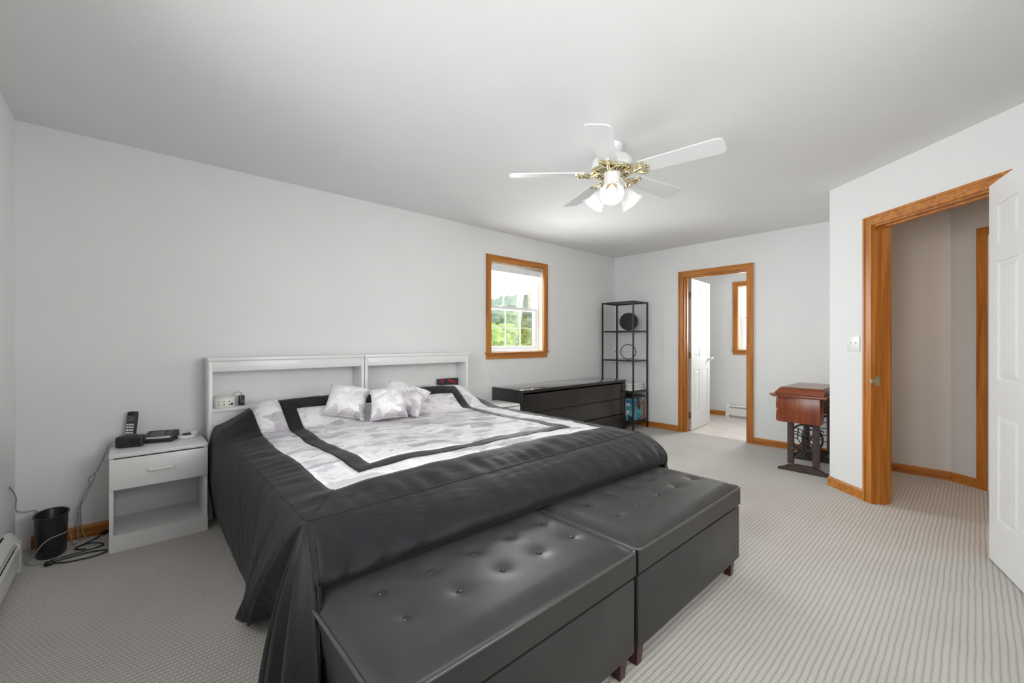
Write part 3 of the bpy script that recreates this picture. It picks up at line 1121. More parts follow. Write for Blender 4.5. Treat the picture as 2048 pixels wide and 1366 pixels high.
FOOT = [(0.43, (0.392, 1.262, 0.463, 0.40, 1.255, 0.545)), (0.475, (0.43, 1.260, 0.470, 0.450, 1.215, 0.545)), (0.53, (0.475, 1.264, 0.474, 0.505, 1.255, 0.535)), (0.585, (0.53, 1.262, 0.474, 0.56, 1.212, 0.55)),
        (0.65, (0.60, 1.264, 0.474, 0.63, 1.245, 0.54)), (0.72, (0.67, 1.263, 0.475, 0.70, 1.212, 0.55)), (0.80, (0.755, 1.263, 0.475, 0.785, 1.228, 0.548)),
        (0.9, (0.86, 1.262, 0.476, 0.89, 1.215, 0.55)), (1.25, (1.24, 1.258, 0.476, 1.26, 1.215, 0.55)),
        (1.335, (1.335, 1.265, 0.470, 1.34, 1.215, 0.55)), (1.7, (1.70, 1.252, 0.476, 1.71, 1.21, 0.55)),
        (2.1, (2.09, 1.238, 0.476, 2.10, 1.20, 0.55)), (2.35, (2.27, 1.228, 0.474, 2.31, 1.20, 0.545)),
        (2.465, (2.325, 1.235, 0.468, 2.39, 1.21, 0.54))]
CORNR = [(0.0, (2.325, 1.235, 0.468, 2.39, 1.21, 0.54)), (0.2, (2.385, 1.23, 0.30, 2.45, 1.26, 0.50)),
         (0.4, (2.46, 1.25, 0.12, 2.51, 1.32, 0.42)), (0.6, (2.54, 1.33, 0.05, 2.545, 1.40, 0.40)),
         (0.8, (2.535, 1.45, 0.05, 2.53, 1.47, 0.40)), (1.0, (2.55, 1.56, 0.06, 2.535, 1.54, 0.40))]
RIGHT = [(1.475, (2.55, 1.56, 0.06, 2.535, 1.54, 0.40)), (1.75, (2.53, 1.82, 0.065, 2.525, 1.79, 0.40)),
         (2.2, (2.515, 2.24, 0.07, 2.52, 2.22, 0.40)), (2.8, (2.505, 2.82, 0.07, 2.515, 2.81, 0.40)), (3.08, (2.50, 3.08, 0.07, 2.508, 3.08, 0.40)),
         (3.42, (2.50, 3.42, 0.07, 2.505, 3.42, 0.40))]


def lines(lo, hi, marks, step):
    ms = sorted([lo, hi] + marks)
    out = []
    for a_, c_ in zip(ms, ms[1:]):
        n = max(1, round((c_ - a_) / step))
        out += [a_ + (c_ - a_) * k / n for k in range(n)]
    return out + [hi]


# bands: light outer rectangle, dark frame, light centre
RO = (0.585, 2.325, 1.685, 3.375)
RB = (0.737, 2.160, 1.795, 3.165)
RC = (0.825, 2.070, 1.885, 3.06)
xs = lines(BX0, BX1, [RO[0], RO[1], RB[0], RB[1], RC[0], RC[1]], 0.022)
ys = lines(BY0, BY1, [RO[2], RO[3], RB[2], RB[3], RC[2], RC[3]], 0.022)
QN = 30


def edge_wave(x, y):
    """seams are sewn by hand: shift points a few millimetres so band edges undulate"""
    return (x + 0.006 * math.sin(9 * y + 1.0) * sm(min(x - BX0, BX1 - x) / 0.1), y + 0.006 * math.sin(8 * x) * sm((y - BY0) / 0.1) * sm((BY1 - y) / 0.1))


panels = {k: ([], [], {}) for k in ('centre_panel', 'dark_frame', 'light_band', 'dark_border', 'side_drop', 'foot_drop', 'corner_fold')}
GV = []
GF = []


def gv(co):
    GV.append(Vector(co))
    return len(GV) - 1


top = {}
for i, x in enumerate(xs):
    for j, y in enumerate(ys):
        X_, Y_ = edge_wave(x, y)
        top[i, j] = gv((X_, Y_, top_z(x, y)))
inr = lambda x, y, r: r[0] < x < r[1] and r[2] < y < r[3]
for i in range(len(xs) - 1):
    for j in range(len(ys) - 1):
        mx_, my_ = (xs[i] + xs[i + 1]) / 2, (ys[j] + ys[j + 1]) / 2
        k = 'centre_panel' if inr(mx_, my_, RC) else 'dark_frame' if inr(mx_, my_, RB) else 'light_band' if inr(mx_, my_, RO) else 'dark_border'
        GF.append((k, (top[i, j], top[i + 1, j], top[i + 1, j + 1], top[i, j + 1])))


def strip(tops, sts, key, outs, amp, hem=1.0):
    cols = []
    for ti, (tv, st, out) in enumerate(zip(tops, sts, outs)):
        P0 = GV[tv]
        Bp = Vector(st[:3])
        Cp = Vector(st[3:])
        hgt = P0.z - Bp.z
        P1 = P0 + Vector(out) * 0.055 - Vector((0, 0, 0.002))
        col = [tv]
        for q in range(1, QN + 1):
            u = q / QN
            # quartic Bezier through shoulder, bulge and hem
            P3 = Bp.lerp(Cp, 0.42)
            p = ((1 - u) ** 4) * P0 + 4 * u * (1 - u) ** 3 * P1 + 6 * u * u * (1 - u) ** 2 * Cp + 4 * u ** 3 * (1 - u) * P3 + u ** 4 * Bp
            w_ = amp[ti] * sm(u * 1.4) * (1 - (1 - hem) * sm((u - 0.5) * 2)) * (0.006 * math.sin(ti * 0.55 + 2.0 * math.sin(u * 3 + ti * 0.05)) + 0.004 * math.sin(ti * 1.31 + u * 4))
            w_ += (0.010 if key == 'corner_fold' else 0.0) * u ** 0.8 * (1 - (1 - hem) * u) * math.sin(0.8 * ti + 1.4 * math.sin(0.37 * ti) + 0.8 * u)
            p = p + Vector(out) * w_
            col.append(gv(p))
        cols.append(col)
    for a_, c_ in zip(cols, cols[1:]):
        for q in range(QN):
            if a_[q] == c_[q]:
                GF.append((key, (a_[q], a_[q + 1], c_[q + 1])))
            else:
                GF.append((key, (a_[q], a_[q + 1], c_[q + 1], c_[q])))
    return cols


nx, ny = len(xs) - 1, len(ys) - 1
NC = 40
# left side, head to foot
strip([top[0, j] for j in range(ny, -1, -1)], [crom(LEFT, -ys[j]) for j in range(ny, -1, -1)], 'side_drop', [(-1, 0, 0)] * (ny + 1), [0.12 + 0.9 * sm((2.0 - ys[j]) / 0.5) for j in range(ny, -1, -1)])
fan = [k / NC for k in range(NC + 1)]
strip([top[0, 0]] * (NC + 1), [crom(CORNL, f) for f in fan], 'corner_fold', [(-math.cos(f * PI / 2), -math.sin(f * PI / 2), 0) for f in fan], [0.4] * (NC + 1))
strip([top[i, 0] for i in range(nx + 1)], [crom(FOOT, xs[i]) for i in range(nx + 1)], 'foot_drop', [(0, -1, 0)] * (nx + 1), [0.7 + 2.4 * math.exp(-(x - BX0) / 0.22) + 1.2 * math.exp(-(BX1 - x) / 0.2) for x in xs], 0.0)
strip([top[nx, 0]] * (NC + 1), [crom(CORNR, f) for f in fan], 'corner_fold', [(math.sin(f * PI / 2), -math.cos(f * PI / 2), 0) for f in fan], [0.6] * (NC + 1))
strip([top[nx, j] for j in range(ny + 1)], [crom(RIGHT, ys[j]) for j in range(ny + 1)], 'side_drop_r', [(1, 0, 0)] * (ny + 1), [0.5] * (ny + 1))

# vertex normals of the whole cloth, so that the panels shade without a break at the seams
VN = [Vector() for _ in GV]
for k, f in GF:
    p = [GV[i] for i in f]
    n = (p[1] - p[0]).cross(p[2] - p[0]) + ((p[2] - p[0]).cross(p[3] - p[0]) if len(p) == 4 else Vector())
    if n.z < 0 and k in ('centre_panel', 'dark_frame', 'light_band', 'dark_border'):
        n = -n
    for i in f:
        VN[i] += n
CT = Thing('comforter', (1.4475, 2.45, 0.0), label='black and white patchwork comforter spread over the bed and draping to the floor', cat='comforter')
PM = {'centre_panel': 'patch_cotton', 'dark_frame': 'charcoal_cotton', 'light_band': 'patch_cotton', 'dark_border': 'charcoal_cotton', 'side_drop': 'charcoal_cotton',
      'foot_drop': 'charcoal_cotton', 'corner_fold': 'charcoal_cotton'}
PL = {'centre_panel': 'pale grey and lilac patterned centre panel', 'dark_frame': 'charcoal inner frame band', 'light_band': 'pale patterned outer band',
      'dark_border': 'charcoal border on top'}
# the drops and the border stay one continuous sheet so that the folds run over the edge
for nm, keys in (('centre_panel', ('centre_panel',)), ('dark_frame', ('dark_frame',)), ('light_band', ('light_band',)),
                 ('border_drop', ('dark_border', 'side_drop', 'side_drop_r', 'foot_drop', 'corner_fold'))):
    bm = B()
    mp = {}
    for k, f in GF:
        if k not in keys:
            continue
        for i in f:
            if i not in mp:
                mp[i] = bm.verts.new(GV[i])
        ff = bm.faces.new([mp[i] for i in f])
        ff.smooth = True
    mat = 'patch_cotton' if nm in ('centre_panel', 'light_band') else 'charcoal_cotton'
    o = CT.part(nm, bm, mat)
    # make sure that the sheet faces up / outwards
    me = o.data
    if sum(p.normal.z * p.area for p in me.polygons) < 0:
        me.flip_normals()
    sd = o.modifiers.new('thickness', 'SOLIDIFY')
    sd.thickness = 0.012
    sd.offset = -1
    o['label'] = {'centre_panel': 'pale grey and lilac patterned centre panel', 'dark_frame': 'charcoal frame band around the centre', 'light_band': 'pale patterned outer band',
                  'border_drop': 'plain charcoal border hanging down the sides'}[nm]
# seam welts along the mattress edge
for nm, idx in (('seam', [top[0, j] for j in range(ny, -1, -1)]), ('seam', [top[i, 0] for i in range(nx + 1)]), ('seam', [top[nx, j] for j in range(ny + 1)])):
    bm = B()
    tube(bm, [GV[i] + Vector((0, 0, 0.0005)) for i in idx], 0.0028, 6)
    CT.part(nm, bm, 'charcoal_cotton')
bm = B()
c0, c1 = GV[top[0, 0]], Vector((RO[0], RO[2], top_z(RO[0], RO[2])))
tube(bm, [Vector((c0.x + (c1.x - c0.x) * t, c0.y + (c1.y - c0.y) * t, top_z(c0.x + (c1.x - c0.x) * t, c0.y + (c1.y - c0.y) * t) + 0.0003)) for t in [k / 12 for k in range(13)]], 0.0025, 6)
CT.part('seam', bm, 'charcoal_cotton')


# ---- cushions
def cushion(loc, rot, w, h, t, label, seed):
    rnd = random.Random(seed)
    T = Thing('throw_cushion', loc, rot, label, 'cushion', 'small throw cushions on the bed')
    bm = B()
    n = 26
    ph = [rnd.uniform(0, 6) for _ in range(6)]

    def pt(a_, c_, s):
        x, y = 2 * a_ / n - 1, 2 * c_ / n - 1
        f = max(0, (1 - x ** 2)) ** 0.42 * max(0, (1 - y ** 2)) ** 0.42
        pin = 1 - 0.10 * (1 - abs(x) ** 2) * abs(y) ** 3
        pin2 = 1 - 0.10 * (1 - abs(y) ** 2) * abs(x) ** 3
        wv = 1 + 0.10 * math.sin(4 * x + ph[0]) * math.sin(3 * y + ph[1]) + 0.05 * math.sin(9 * x + ph[2] + 4 * y) + 0.04 * math.sin(11 * y - 5 * x + ph[3])
        return Vector((x * w / 2 * pin2, y * h / 2 * pin, s * t / 2 * f * wv))
    vv = {}
    for s in (1, -1):
        for i in range(n + 1):
            for j in range(n + 1):
                if s < 0 and (i in (0, n) or j in (0, n)):
                    vv[s, i, j] = vv[1, i, j]
                else:
                    vv[s, i, j] = bm.verts.new(pt(i, j, s))
    for s in (1, -1):
        for i in range(n):
            for j in range(n):
                f = bm.faces.new((vv[s, i, j], vv[s, i + 1, j], vv[s, i + 1, j + 1], vv[s, i, j + 1]))
                f.smooth = True
    cv = T.part('cover', bm, 'cushion_cotton', w=False)
    bm = B()
    per = [(i, 0) for i in range(n)] + [(n, j) for j in range(n)] + [(n - i, n) for i in range(n)] + [(0, n - j) for j in range(n)]
    tube(bm, [pt(i, j, 1) for i, j in per], 0.003, 6, closed=True)
    T.part('welt', bm, 'cushion_cotton', w=False)
    return T


yaw = math.radians(-25)
cushion((1.122, 2.965, 0.768), (math.radians(52), math.radians(10), yaw - 0.05), 0.27, 0.25, 0.19, 'pale patterned throw cushion at the left of the three on the bed', 1)
cushion((1.345, 2.780, 0.755), (math.radians(56), math.radians(-6), yaw - 0.12), 0.25, 0.24, 0.19, 'pale patterned throw cushion in front, middle of the three on the bed', 2)
cushion((1.535, 2.925, 0.760), (math.radians(38), math.radians(16), yaw - 0.35), 0.34, 0.27, 0.17, 'pale patterned throw cushion lying back at the right of the three', 3)


# ------------------------------------------------------------------ ottomans
def ottoman(x0, x1, label):
    y0, y1 = 0.81, 1.34
    T = Thing('storage_ottoman', ((x0 + x1) / 2, (y0 + y1) / 2, 0), label=label, cat='ottoman', group='tufted storage ottomans at the foot of the bed')
    T.boxp('body', (x0, x1, y0, y1, 0.085, 0.350), 'charcoal_vinyl', bev=0.006)
    btn = [(x0 + (x1 - x0) * fx, y) for y in (1.005, 1.155) for fx in (0.17, 0.347, 0.525, 0.70, 0.885)]
    # upholstered lid: puffed top with a dimple at every button
    bm = B()
    lx0, lx1, ly0, ly1 = x0 - 0.003, x1 + 0.003, y0 - 0.003, y1 + 0.004
    gx = [lx0 + (lx1 - lx0) * k / 84 for k in range(85)]
    gy = [ly0 + (ly1 - ly0) * k / 48 for k in range(49)]
    zt = 0.443

    def z(x, y):
        dx = min(x - lx0, lx1 - x)
        dy = min(y - ly0, ly1 - y)
        e = (1 - max(0, 1 - dx / 0.075) ** 2.2) * (1 - max(0, 1 - dy / 0.075) ** 2.2)
        zz = zt + 0.028 * e
        for bx, by in btn:
            d2 = (x - bx) ** 2 + (y - by) ** 2
            if d2 < 0.02:
                d = math.sqrt(d2)
                zz -= 0.0105 * math.exp(-d / 0.017) + 0.003 * math.exp(-d2 / 0.0016)
        return zz
    G = [[bm.verts.new((x, y, z(x, y))) for y in gy] for x in gx]
    for i in range(len(gx) - 1):
        for j in range(len(gy) - 1):
            bm.faces.new((G[i][j], G[i + 1][j], G[i + 1][j + 1], G[i][j + 1])).smooth = True
    per = [G[i][0] for i in range(len(gx))] + [G[-1][j] for j in range(1, len(gy))] + [G[i][-1] for i in range(len(gx) - 2, -1, -1)] + [G[0][j] for j in range(len(gy) - 2, 0, -1)]
    low = [bm.verts.new((v.co.x, v.co.y, 0.361)) for v in per]
    m = len(per)
    for i in range(m):
        bm.faces.new((per[i], per[(i + 1) % m], low[(i + 1) % m], low[i]))
    bm.faces.new(low)
    lid = T.part('lid', bm, 'charcoal_vinyl')
    bm = B()
    r = 0.02
    path = []
    for (cx_, cy_, a0) in ((lx1 - r, ly0 + r, -90), (lx1 - r, ly1 - r, 0), (lx0 + r, ly1 - r, 90), (lx0 + r, ly0 + r, 180)):
        for k in range(5):
            an = math.radians(a0 + 22.5 * k)
            path.append((cx_ + (r + 0.001) * math.cos(an), cy_ + (r + 0.001) * math.sin(an), zt + 0.001))
    tube(bm, path, 0.0055, 8, closed=True)
    T.part('piping', bm, 'piping_vinyl', lid)
    bm = B()
    path2 = [(p[0], p[1], 0.365) for p in path]
    for bx, by in btn:
        bm = B()
        lathe(bm, [(0.011, -0.006), (0.0125, 0.0), (0.011, 0.004), (0.006, 0.0065), (0.001, 0.0072)], 16, Matrix.Translation((bx, by, z(bx, by) + 0.002)))
        T.part('button', bm, 'button_vinyl', lid)
    for sx in (x0 + 0.02, x1 - 0.065):
        for sy in (y0 + 0.015, y1 - 0.06):
            bm = B()
            vs0 = [bm.verts.new((sx + dx, sy + dy, 0.085)) for dx, dy in ((0, 0), (0.045, 0), (0.045, 0.045), (0, 0.045))]
            vs1 = [bm.verts.new((sx + dx, sy + dy, 0.0)) for dx, dy in ((0.008, 0.008), (0.037, 0.008), (0.037, 0.037), (0.008, 0.037))]
            bm.faces.new(vs0); bm.faces.new(vs1)
            for i in range(4):
                bm.faces.new((vs0[i], vs0[(i + 1) % 4], vs1[(i + 1) % 4], vs1[i]))
            T.part('leg', bm, 'cherry_leg')
    return T


ottoman(0.378, 1.322, 'charcoal tufted storage ottoman nearest the viewer at the left')
ottoman(1.345, 2.305, 'charcoal tufted storage ottoman farther right, nearest the doorway')


# ------------------------------------------------------------------ nightstands
def nightstand(x0, y0, label):
    W, D, H, t = 0.45, 0.37, 0.55, 0.018
    x1, y1 = x0 + W, y0 + D
    T = Thing('nightstand', ((x0 + x1) / 2, (y0 + y1) / 2, 0), label=label, cat='nightstand', group='white nightstands beside the bed')
    for xa in (x0, x1 - t):
        T.boxp('side_panel', (xa, xa + t, y0 + 0.004, y1, 0, H - 0.0205), 'white_laminate', bev=0.001)
    T.boxp('top', (x0 - 0.002, x1 + 0.002, y0 - 0.006, y1, H - 0.02, H), 'white_laminate', bev=0.003)
    d = T.boxp('drawer', (x0 + 0.001, x1 - 0.001, y0 - 0.014, y0 + 0.003, 0.352, H - 0.026), 'white_laminate', bev=0.0015)
    bm = B()
    cx_ = (x0 + x1) / 2
    tube(bm, smooth_path([(cx_ - 0.056, y0 - 0.0142, 0.442), (cx_ - 0.053, y0 - 0.030, 0.442), (cx_ - 0.035, y0 - 0.034, 0.442), (cx_ + 0.035, y0 - 0.034, 0.442),
                          (cx_ + 0.053, y0 - 0.030, 0.442), (cx_ + 0.056, y0 - 0.0142, 0.442)], 4), 0.0065, 8)
    T.part('handle', bm, 'white_plastic', d)
    T.boxp('drawer_bottom', (x0 + t + .0005, x1 - t - .0005, y0 + 0.0035, y1 - 0.01, 0.356, 0.366), 'white_laminate')
    T.boxp('shelf', (x0 + t + .0005, x1 - t - .0005, y0 + 0.012, y1 - 0.006, 0.075, 0.092), 'white_laminate')
    T.boxp('plinth', (x0, x1, y0 - 0.002, y0 + 0.0035, 0.0, 0.09), 'white_laminate')
    T.boxp('back_panel', (x0 + t + .0005, x1 - t - .0005, y1 - 0.006, y1 - 0.001, 0.05, H - 0.0205), 'white_laminate')
    return T


nightstand(-0.092, 3.257, 'white one drawer nightstand on the left, holding the cordless phone')
nightstand(2.522, 3.165, 'white nightstand on the right, half hidden between bed and black dresser')

# ------------------------------------------------------------------ things on the left nightstand
ZT = 0.5505
T = Thing('alarm_clock', (0.0, 3.455, ZT), (0, 0, math.radians(-14)), 'small black alarm clock with dark display on the left nightstand', 'clock')
T.boxp('case', (-0.068, 0.062, -0.035, 0.035, 0.0, 0.068), 'black_plastic', w=False, bev=0.012)
T.boxp('display', (0.004, 0.052, -0.0365, -0.0348, 0.014, 0.054), 'black_gloss', w=False)
T_clock = T
T.boxp('snooze_bar', (-0.045, 0.03, -0.015, 0.015, 0.068, 0.072), 'grey_plastic', w=False, bev=0.0015)

# cordless phone: handset upright in its cradle, beside a keypad base
T = Thing('cordless_phone', (-0.005, 3.565, ZT), (0, 0, math.radians(-30)), 'black cordless phone handset standing upright in its charger', 'phone')
T_phone = T
T.boxp('charger', (-0.04, 0.04, -0.04, 0.04, 0.0, 0.035), 'black_plastic', w=False, bev=0.008)
Mt = Matrix.Translation((0, 0.0, 0.030)) @ Matrix.Rotation(math.radians(-10), 4, 'X')
MH = lambda x, y, z: Mt @ Vector((x, y, z))
bm = B(); box(bm, -0.026, 0.026, -0.014, 0.016, 0.0, 0.168, MH, bev=0.009, seg=3)
hs = T.part('handset', bm, 'black_plastic', w=False)
bm = B(); box(bm, -0.017, 0.017, -0.0150, -0.0138, 0.105, 0.140, MH)
T.part('screen', bm, 'grey_plastic', hs, w=False)
for r in range(4):
    for c in range(3):
        bm = B(); box(bm, -0.018 + c * 0.0135, -0.008 + c * 0.0135, -0.0162, -0.0138, 0.030 + r * 0.017, 0.041 + r * 0.017, MH)
        T.part('key', bm, 'white_plastic', hs, w=False)
T = Thing('answering_machine', (0.145, 3.54, ZT), (0, 0, math.radians(-18)), 'flat black and silver answering machine beside the alarm clock', 'phone')
bm = B()
prof = [(-0.075, 0.0), (0.075, 0.0), (0.075, 0.052), (0.055, 0.055), (-0.070, 0.022), (-0.075, 0.016)]
A_ = [bm.verts.new((-0.075, y, z)) for y, z in prof]
B_ = [bm.verts.new((0.075, y, z)) for y, z in prof]
bm.faces.new(A_); bm.faces.new(B_)
for i in range(6):
    bm.faces.new((A_[i], A_[(i + 1) % 6], B_[(i + 1) % 6], B_[i]))
T.part('case', bm, 'black_plastic', w=False)
SL = lambda x, y, z: Vector((x, y, 0.022 + (y + 0.070) * 0.264 + z))
bm = B(); box(bm, -0.062, 0.062, -0.064, -0.040, 0.0005, 0.003, SL); T.part('silver_strip', bm, 'nickel', w=False)
bm = B(); box(bm, -0.055, 0.02, -0.028, 0.035, 0.0005, 0.003, SL); T.part('panel', bm, 'grey_plastic', w=False)
for k in range(3):
    bm = B(); box(bm, 0.03, 0.058, -0.03 + k * 0.026, -0.012 + k * 0.026, 0.0005, 0.004, SL); T.part('key', bm, 'grey_plastic', w=False)
T = Thing('round_charger', (0.275, 3.53, ZT), label='flat round white puck with a black top on the left nightstand', cat='charger')
bm = B(); lathe(bm, [(0.05, 0.0), (0.052, 0.006), (0.050, 0.016), (0.044, 0.020)], 28); T.part('puck', bm, 'white_plastic', w=False)
bm = B(); lathe(bm, [(0.024, 0.0205), (0.025, 0.025), (0.022, 0.028)], 24); T.part('cap', bm, 'black_plastic', w=False)
T = Thing('plug_adapter', (0.315, 3.585, ZT), (0, 0, 0.3), 'small white plug adapter beside the round puck', 'adapter')
T_adapter = T
T.boxp('body', (-0.02, 0.02, -0.014, 0.014, 0.0, 0.03), 'white_plastic', w=False, bev=0.004)
T.boxp('prong', (0.02, 0.034, -0.006, -0.004, 0.012, 0.018), 'nickel', w=False)
T.boxp('prong', (0.02, 0.034, 0.004, 0.006, 0.012, 0.018), 'nickel', w=False)


def cord(name, pts, r, mat, label, plug=None, sub=6, owner=None):
    """a loose cable is a thing of its own; one that hangs from a device is that device's part"""
    T = owner or Thing(name, tuple(pts[0]), label=label, cat='cord', group='loose cords in the left corner')
    bm = B()
    tube(bm, smooth_path(pts, sub), r, 7)
    T.part('power_lead' if owner else 'cable', bm, mat)
    if plug:
        bm = B()
        p0, p1 = Vector(plug[0]), Vector(plug[1])
        tube(bm, [p0, p0.lerp(p1, 0.3), p1], [r * 1.4, r * 3.2, r * 3.6], 10)
        T.part('plug', bm, mat)
    return T


cord('', [(0.333, 3.588, 0.566), (0.347, 3.60, 0.575), (0.366, 3.605, 0.60), (0.372, 3.59, 0.66), (0.371, 3.57, 0.72)], 0.003, 'white_cord', '', owner=T_adapter)
cord('', [(-0.068, 3.475, 0.562), (-0.090, 3.52, 0.557), (-0.110, 3.55, 0.53), (-0.125, 3.56, 0.48), (-0.158, 3.56, 0.398), (-0.17, 3.56, 0.35), (-0.208, 3.565, 0.246), (-0.232, 3.58, 0.19),
          (-0.24, 3.60, 0.10), (-0.235, 3.60, 0.02), (-0.215, 3.585, 0.006)], 0.003, 'grey_cord', '', owner=T_clock)
cord('', [(-0.045, 3.585, 0.562), (-0.095, 3.585, 0.558), (-0.118, 3.585, 0.51), (-0.15, 3.59, 0.41), (-0.19, 3.58, 0.365), (-0.185, 3.585, 0.33), (-0.215, 3.59, 0.26),
          (-0.225, 3.605, 0.18), (-0.222, 3.61, 0.08), (-0.20, 3.60, 0.006), (-0.15, 3.60, 0.006)], 0.0028, 'grey_cord', '', owner=T_phone)
cord('extension_cord', [(-0.138, 3.600, 0.012), (-0.153, 3.560, 0.006), (-0.199, 3.505, 0.006), (-0.235, 3.47, 0.006), (-0.225, 3.43, 0.006), (-0.19, 3.41, 0.006)], 0.0035, 'black_plastic',
     'black cord with its plug lying against the baseboard', plug=((-0.138, 3.598, 0.013), (-0.112, 3.612, 0.014)))
cord('extension_cord', [(-0.325, 3.360, 0.006), (-0.23, 3.380, 0.006), (-0.145, 3.395, 0.006), (-0.120, 3.425, 0.006), (-0.15, 3.455, 0.013), (-0.185, 3.470, 0.013), (-0.225, 3.450, 0.0135),
                        (-0.232, 3.42, 0.013)], 0.0035, 'black_plastic', 'black cord looped once beside the waste bin')
cord('extension_cord', [(-0.307, 3.298, 0.010), (-0.257, 3.278, 0.006), (-0.166, 3.265, 0.006), (-0.112, 3.285, 0.006), (-0.106, 3.318, 0.006), (-0.18, 3.345, 0.006), (-0.27, 3.335, 0.006),
                        (-0.345, 3.322, 0.006)], 0.0038, 'black_plastic', 'black cord with a square plug in front of the waste bin', plug=((-0.302, 3.297, 0.014), (-0.338, 3.296, 0.016)))
cord('extension_cord', [(-0.24, 3.56, 0.006), (-0.25, 3.50, 0.02), (-0.258, 3.45, 0.11), (-0.285, 3.395, 0.125), (-0.34, 3.378, 0.11), (-0.385, 3.385, 0.05), (-0.415, 3.40, 0.006), (-0.385, 3.352, 0.006), (-0.36, 3.338, 0.015)], 0.0028, 'grey_cord', 'tangled thin grey cord draped over the waste bin')
cord('extension_cord', [(-0.478, 3.44, 0.42), (-0.476, 3.52, 0.37), (-0.474, 3.58, 0.32), (-0.476, 3.59, 0.28), (-0.474, 3.595, 0.245), (-0.445, 3.61, 0.225), (-0.40, 3.615, 0.215), (-0.38, 3.62, 0.10),
                        (-0.38, 3.615, 0.01)], 0.003, 'grey_cord', 'grey cord running down the wall corner behind the bin')

# waste bin
T = Thing('waste_bin', (-0.332, 3.49, 0), label='black oval waste bin in the left corner', cat='bin')
bm = B()
n = 40
rings = []
for (k, z, s) in ((0.88, 0.0, 1), (0.90, 0.004, 1), (0.96, 0.12, 1), (1.0, 0.218, 1), (1.02, 0.223, 1), (1.0, 0.227, 1), (0.965, 0.221, 1), (0.86, 0.012, 1)):
    rings.append([bm.verts.new((-0.332 + 0.066 * k * math.cos(2 * PI * i / n), 3.49 + 0.105 * k * math.sin(2 * PI * i / n), z)) for i in range(n)])
for a_, c_ in zip(rings, rings[1:]):
    for i in range(n):
        bm.faces.new((a_[i], a_[(i + 1) % n], c_[(i + 1) % n], c_[i])).smooth = True
bm.faces.new(rings[0]); bm.faces.new(rings[-1])
T.part('shell', bm, 'black_plastic')
bm = B()
tube(bm, [(-0.332 + 0.0685 * math.cos(2 * PI * i / n), 3.49 + 0.108 * math.sin(2 * PI * i / n), 0.223) for i in range(n)], 0.0035, 6, closed=True)
T.part('rim', bm, 'black_plastic')

# ------------------------------------------------------------------ things in the headboards
ZS = 0.7355
T = Thing('sound_machine', (0.478, 3.525, ZS), label='round white sound machine in the left headboard', cat='sound machine')
bm = B(); lathe(bm, [(0.066, 0.0), (0.068, 0.004), (0.068, 0.060), (0.062, 0.067), (0.045, 0.068), (0.044, 0.074), (0.010, 0.076)], 36); T.part('case', bm, 'cream_enamel', w=False)
for k, an in enumerate((-150, -120, -95, -68)):
    for z in (0.02, 0.042):
        bm = B()
        a_ = math.radians(an)
        p = Vector((0.0665 * math.cos(a_), 0.0665 * math.sin(a_), z))
        d = Vector((math.cos(a_), math.sin(a_), 0))
        tube(bm, [p, p + d * 0.0025], 0.0038, 8)
        T.part('vent_hole', bm, 'dark_gap', w=False)
bm = B(); a_ = math.radians(-55); d = Vector((math.cos(a_), math.sin(a_), 0)); p = d * 0.066 + Vector((0, 0, 0.022)); tube(bm, [p, p + d * 0.008], 0.008, 12)
T.part('dial', bm, 'black_plastic', w=False)
T = Thing('power_adapter', (0.585, 3.53, ZS), (0, 0, 0.2), 'small black power adapter beside the sound machine', 'adapter')
T.boxp('body', (-0.017, 0.017, -0.014, 0.014, 0, 0.07), 'black_plastic', w=False, bev=0.004)
T.boxp('face_plate', (-0.012, 0.012, -0.0152, -0.0138, 0.018, 0.040), 'grey_plastic', w=False)
bm = B(); tube(bm, smooth_path([(0.0, 0, 0.07), (-0.002, 0, 0.085), (-0.015, 0.004, 0.094), (-0.035, 0.008, 0.092), (-0.05, 0.01, 0.080)], 5), 0.0028, 7)
T.part('lead', bm, 'grey_cord', w=False)
T = Thing('slim_box', (2.368, 3.585, ZS), label='dark slim box with a red printed swirl in the right headboard', cat='box')
T.boxp('case', (-0.115, 0.115, -0.02, 0.02, 0, 0.082), 'dark_navy_card', w=False, bev=0.002)
bm = B()
up_, lo_ = [], []
for k in range(13):
    t = k / 12
    x = -0.01 + 0.108 * t
    zc = 0.062 - 0.035 * t * t
    w_ = 0.008 + 0.008 * math.sin(PI * t)
    up_.append(bm.verts.new((x, -0.0206, zc + w_)))
    lo_.append(bm.verts.new((x, -0.0206, zc - w_)))
for k in range(12):
    bm.faces.new((lo_[k], lo_[k + 1], up_[k + 1], up_[k]))
T.part('red_swirl', bm, 'red_print', w=False)
bm = B(); box(bm, -0.09, -0.055, -0.0208, -0.0202, 0.045, 0.075); T.part('red_patch', bm, 'red_print', w=False)
T = Thing('cord_clip', (1.492, 3.53, ZS), label='small dark clip with a white cord on the divider of the right headboard', cat='lamp')  # just a clip with its cord, no lamp
bm = B(); box(bm, -0.017, 0.0, -0.03, 0.03, 0.205, 0.222, bev=0.004); T.part('clip', bm, 'clip_dark', w=False)
bm = B(); tube(bm, smooth_path([(-0.008, -0.01, 0.206), (-0.004, -0.005, 0.15), (0.002, 0.0, 0.08), (0.006, 0.01, 0.006)], 5), 0.003, 7); T.part('lead', bm, 'white_cord', w=False)

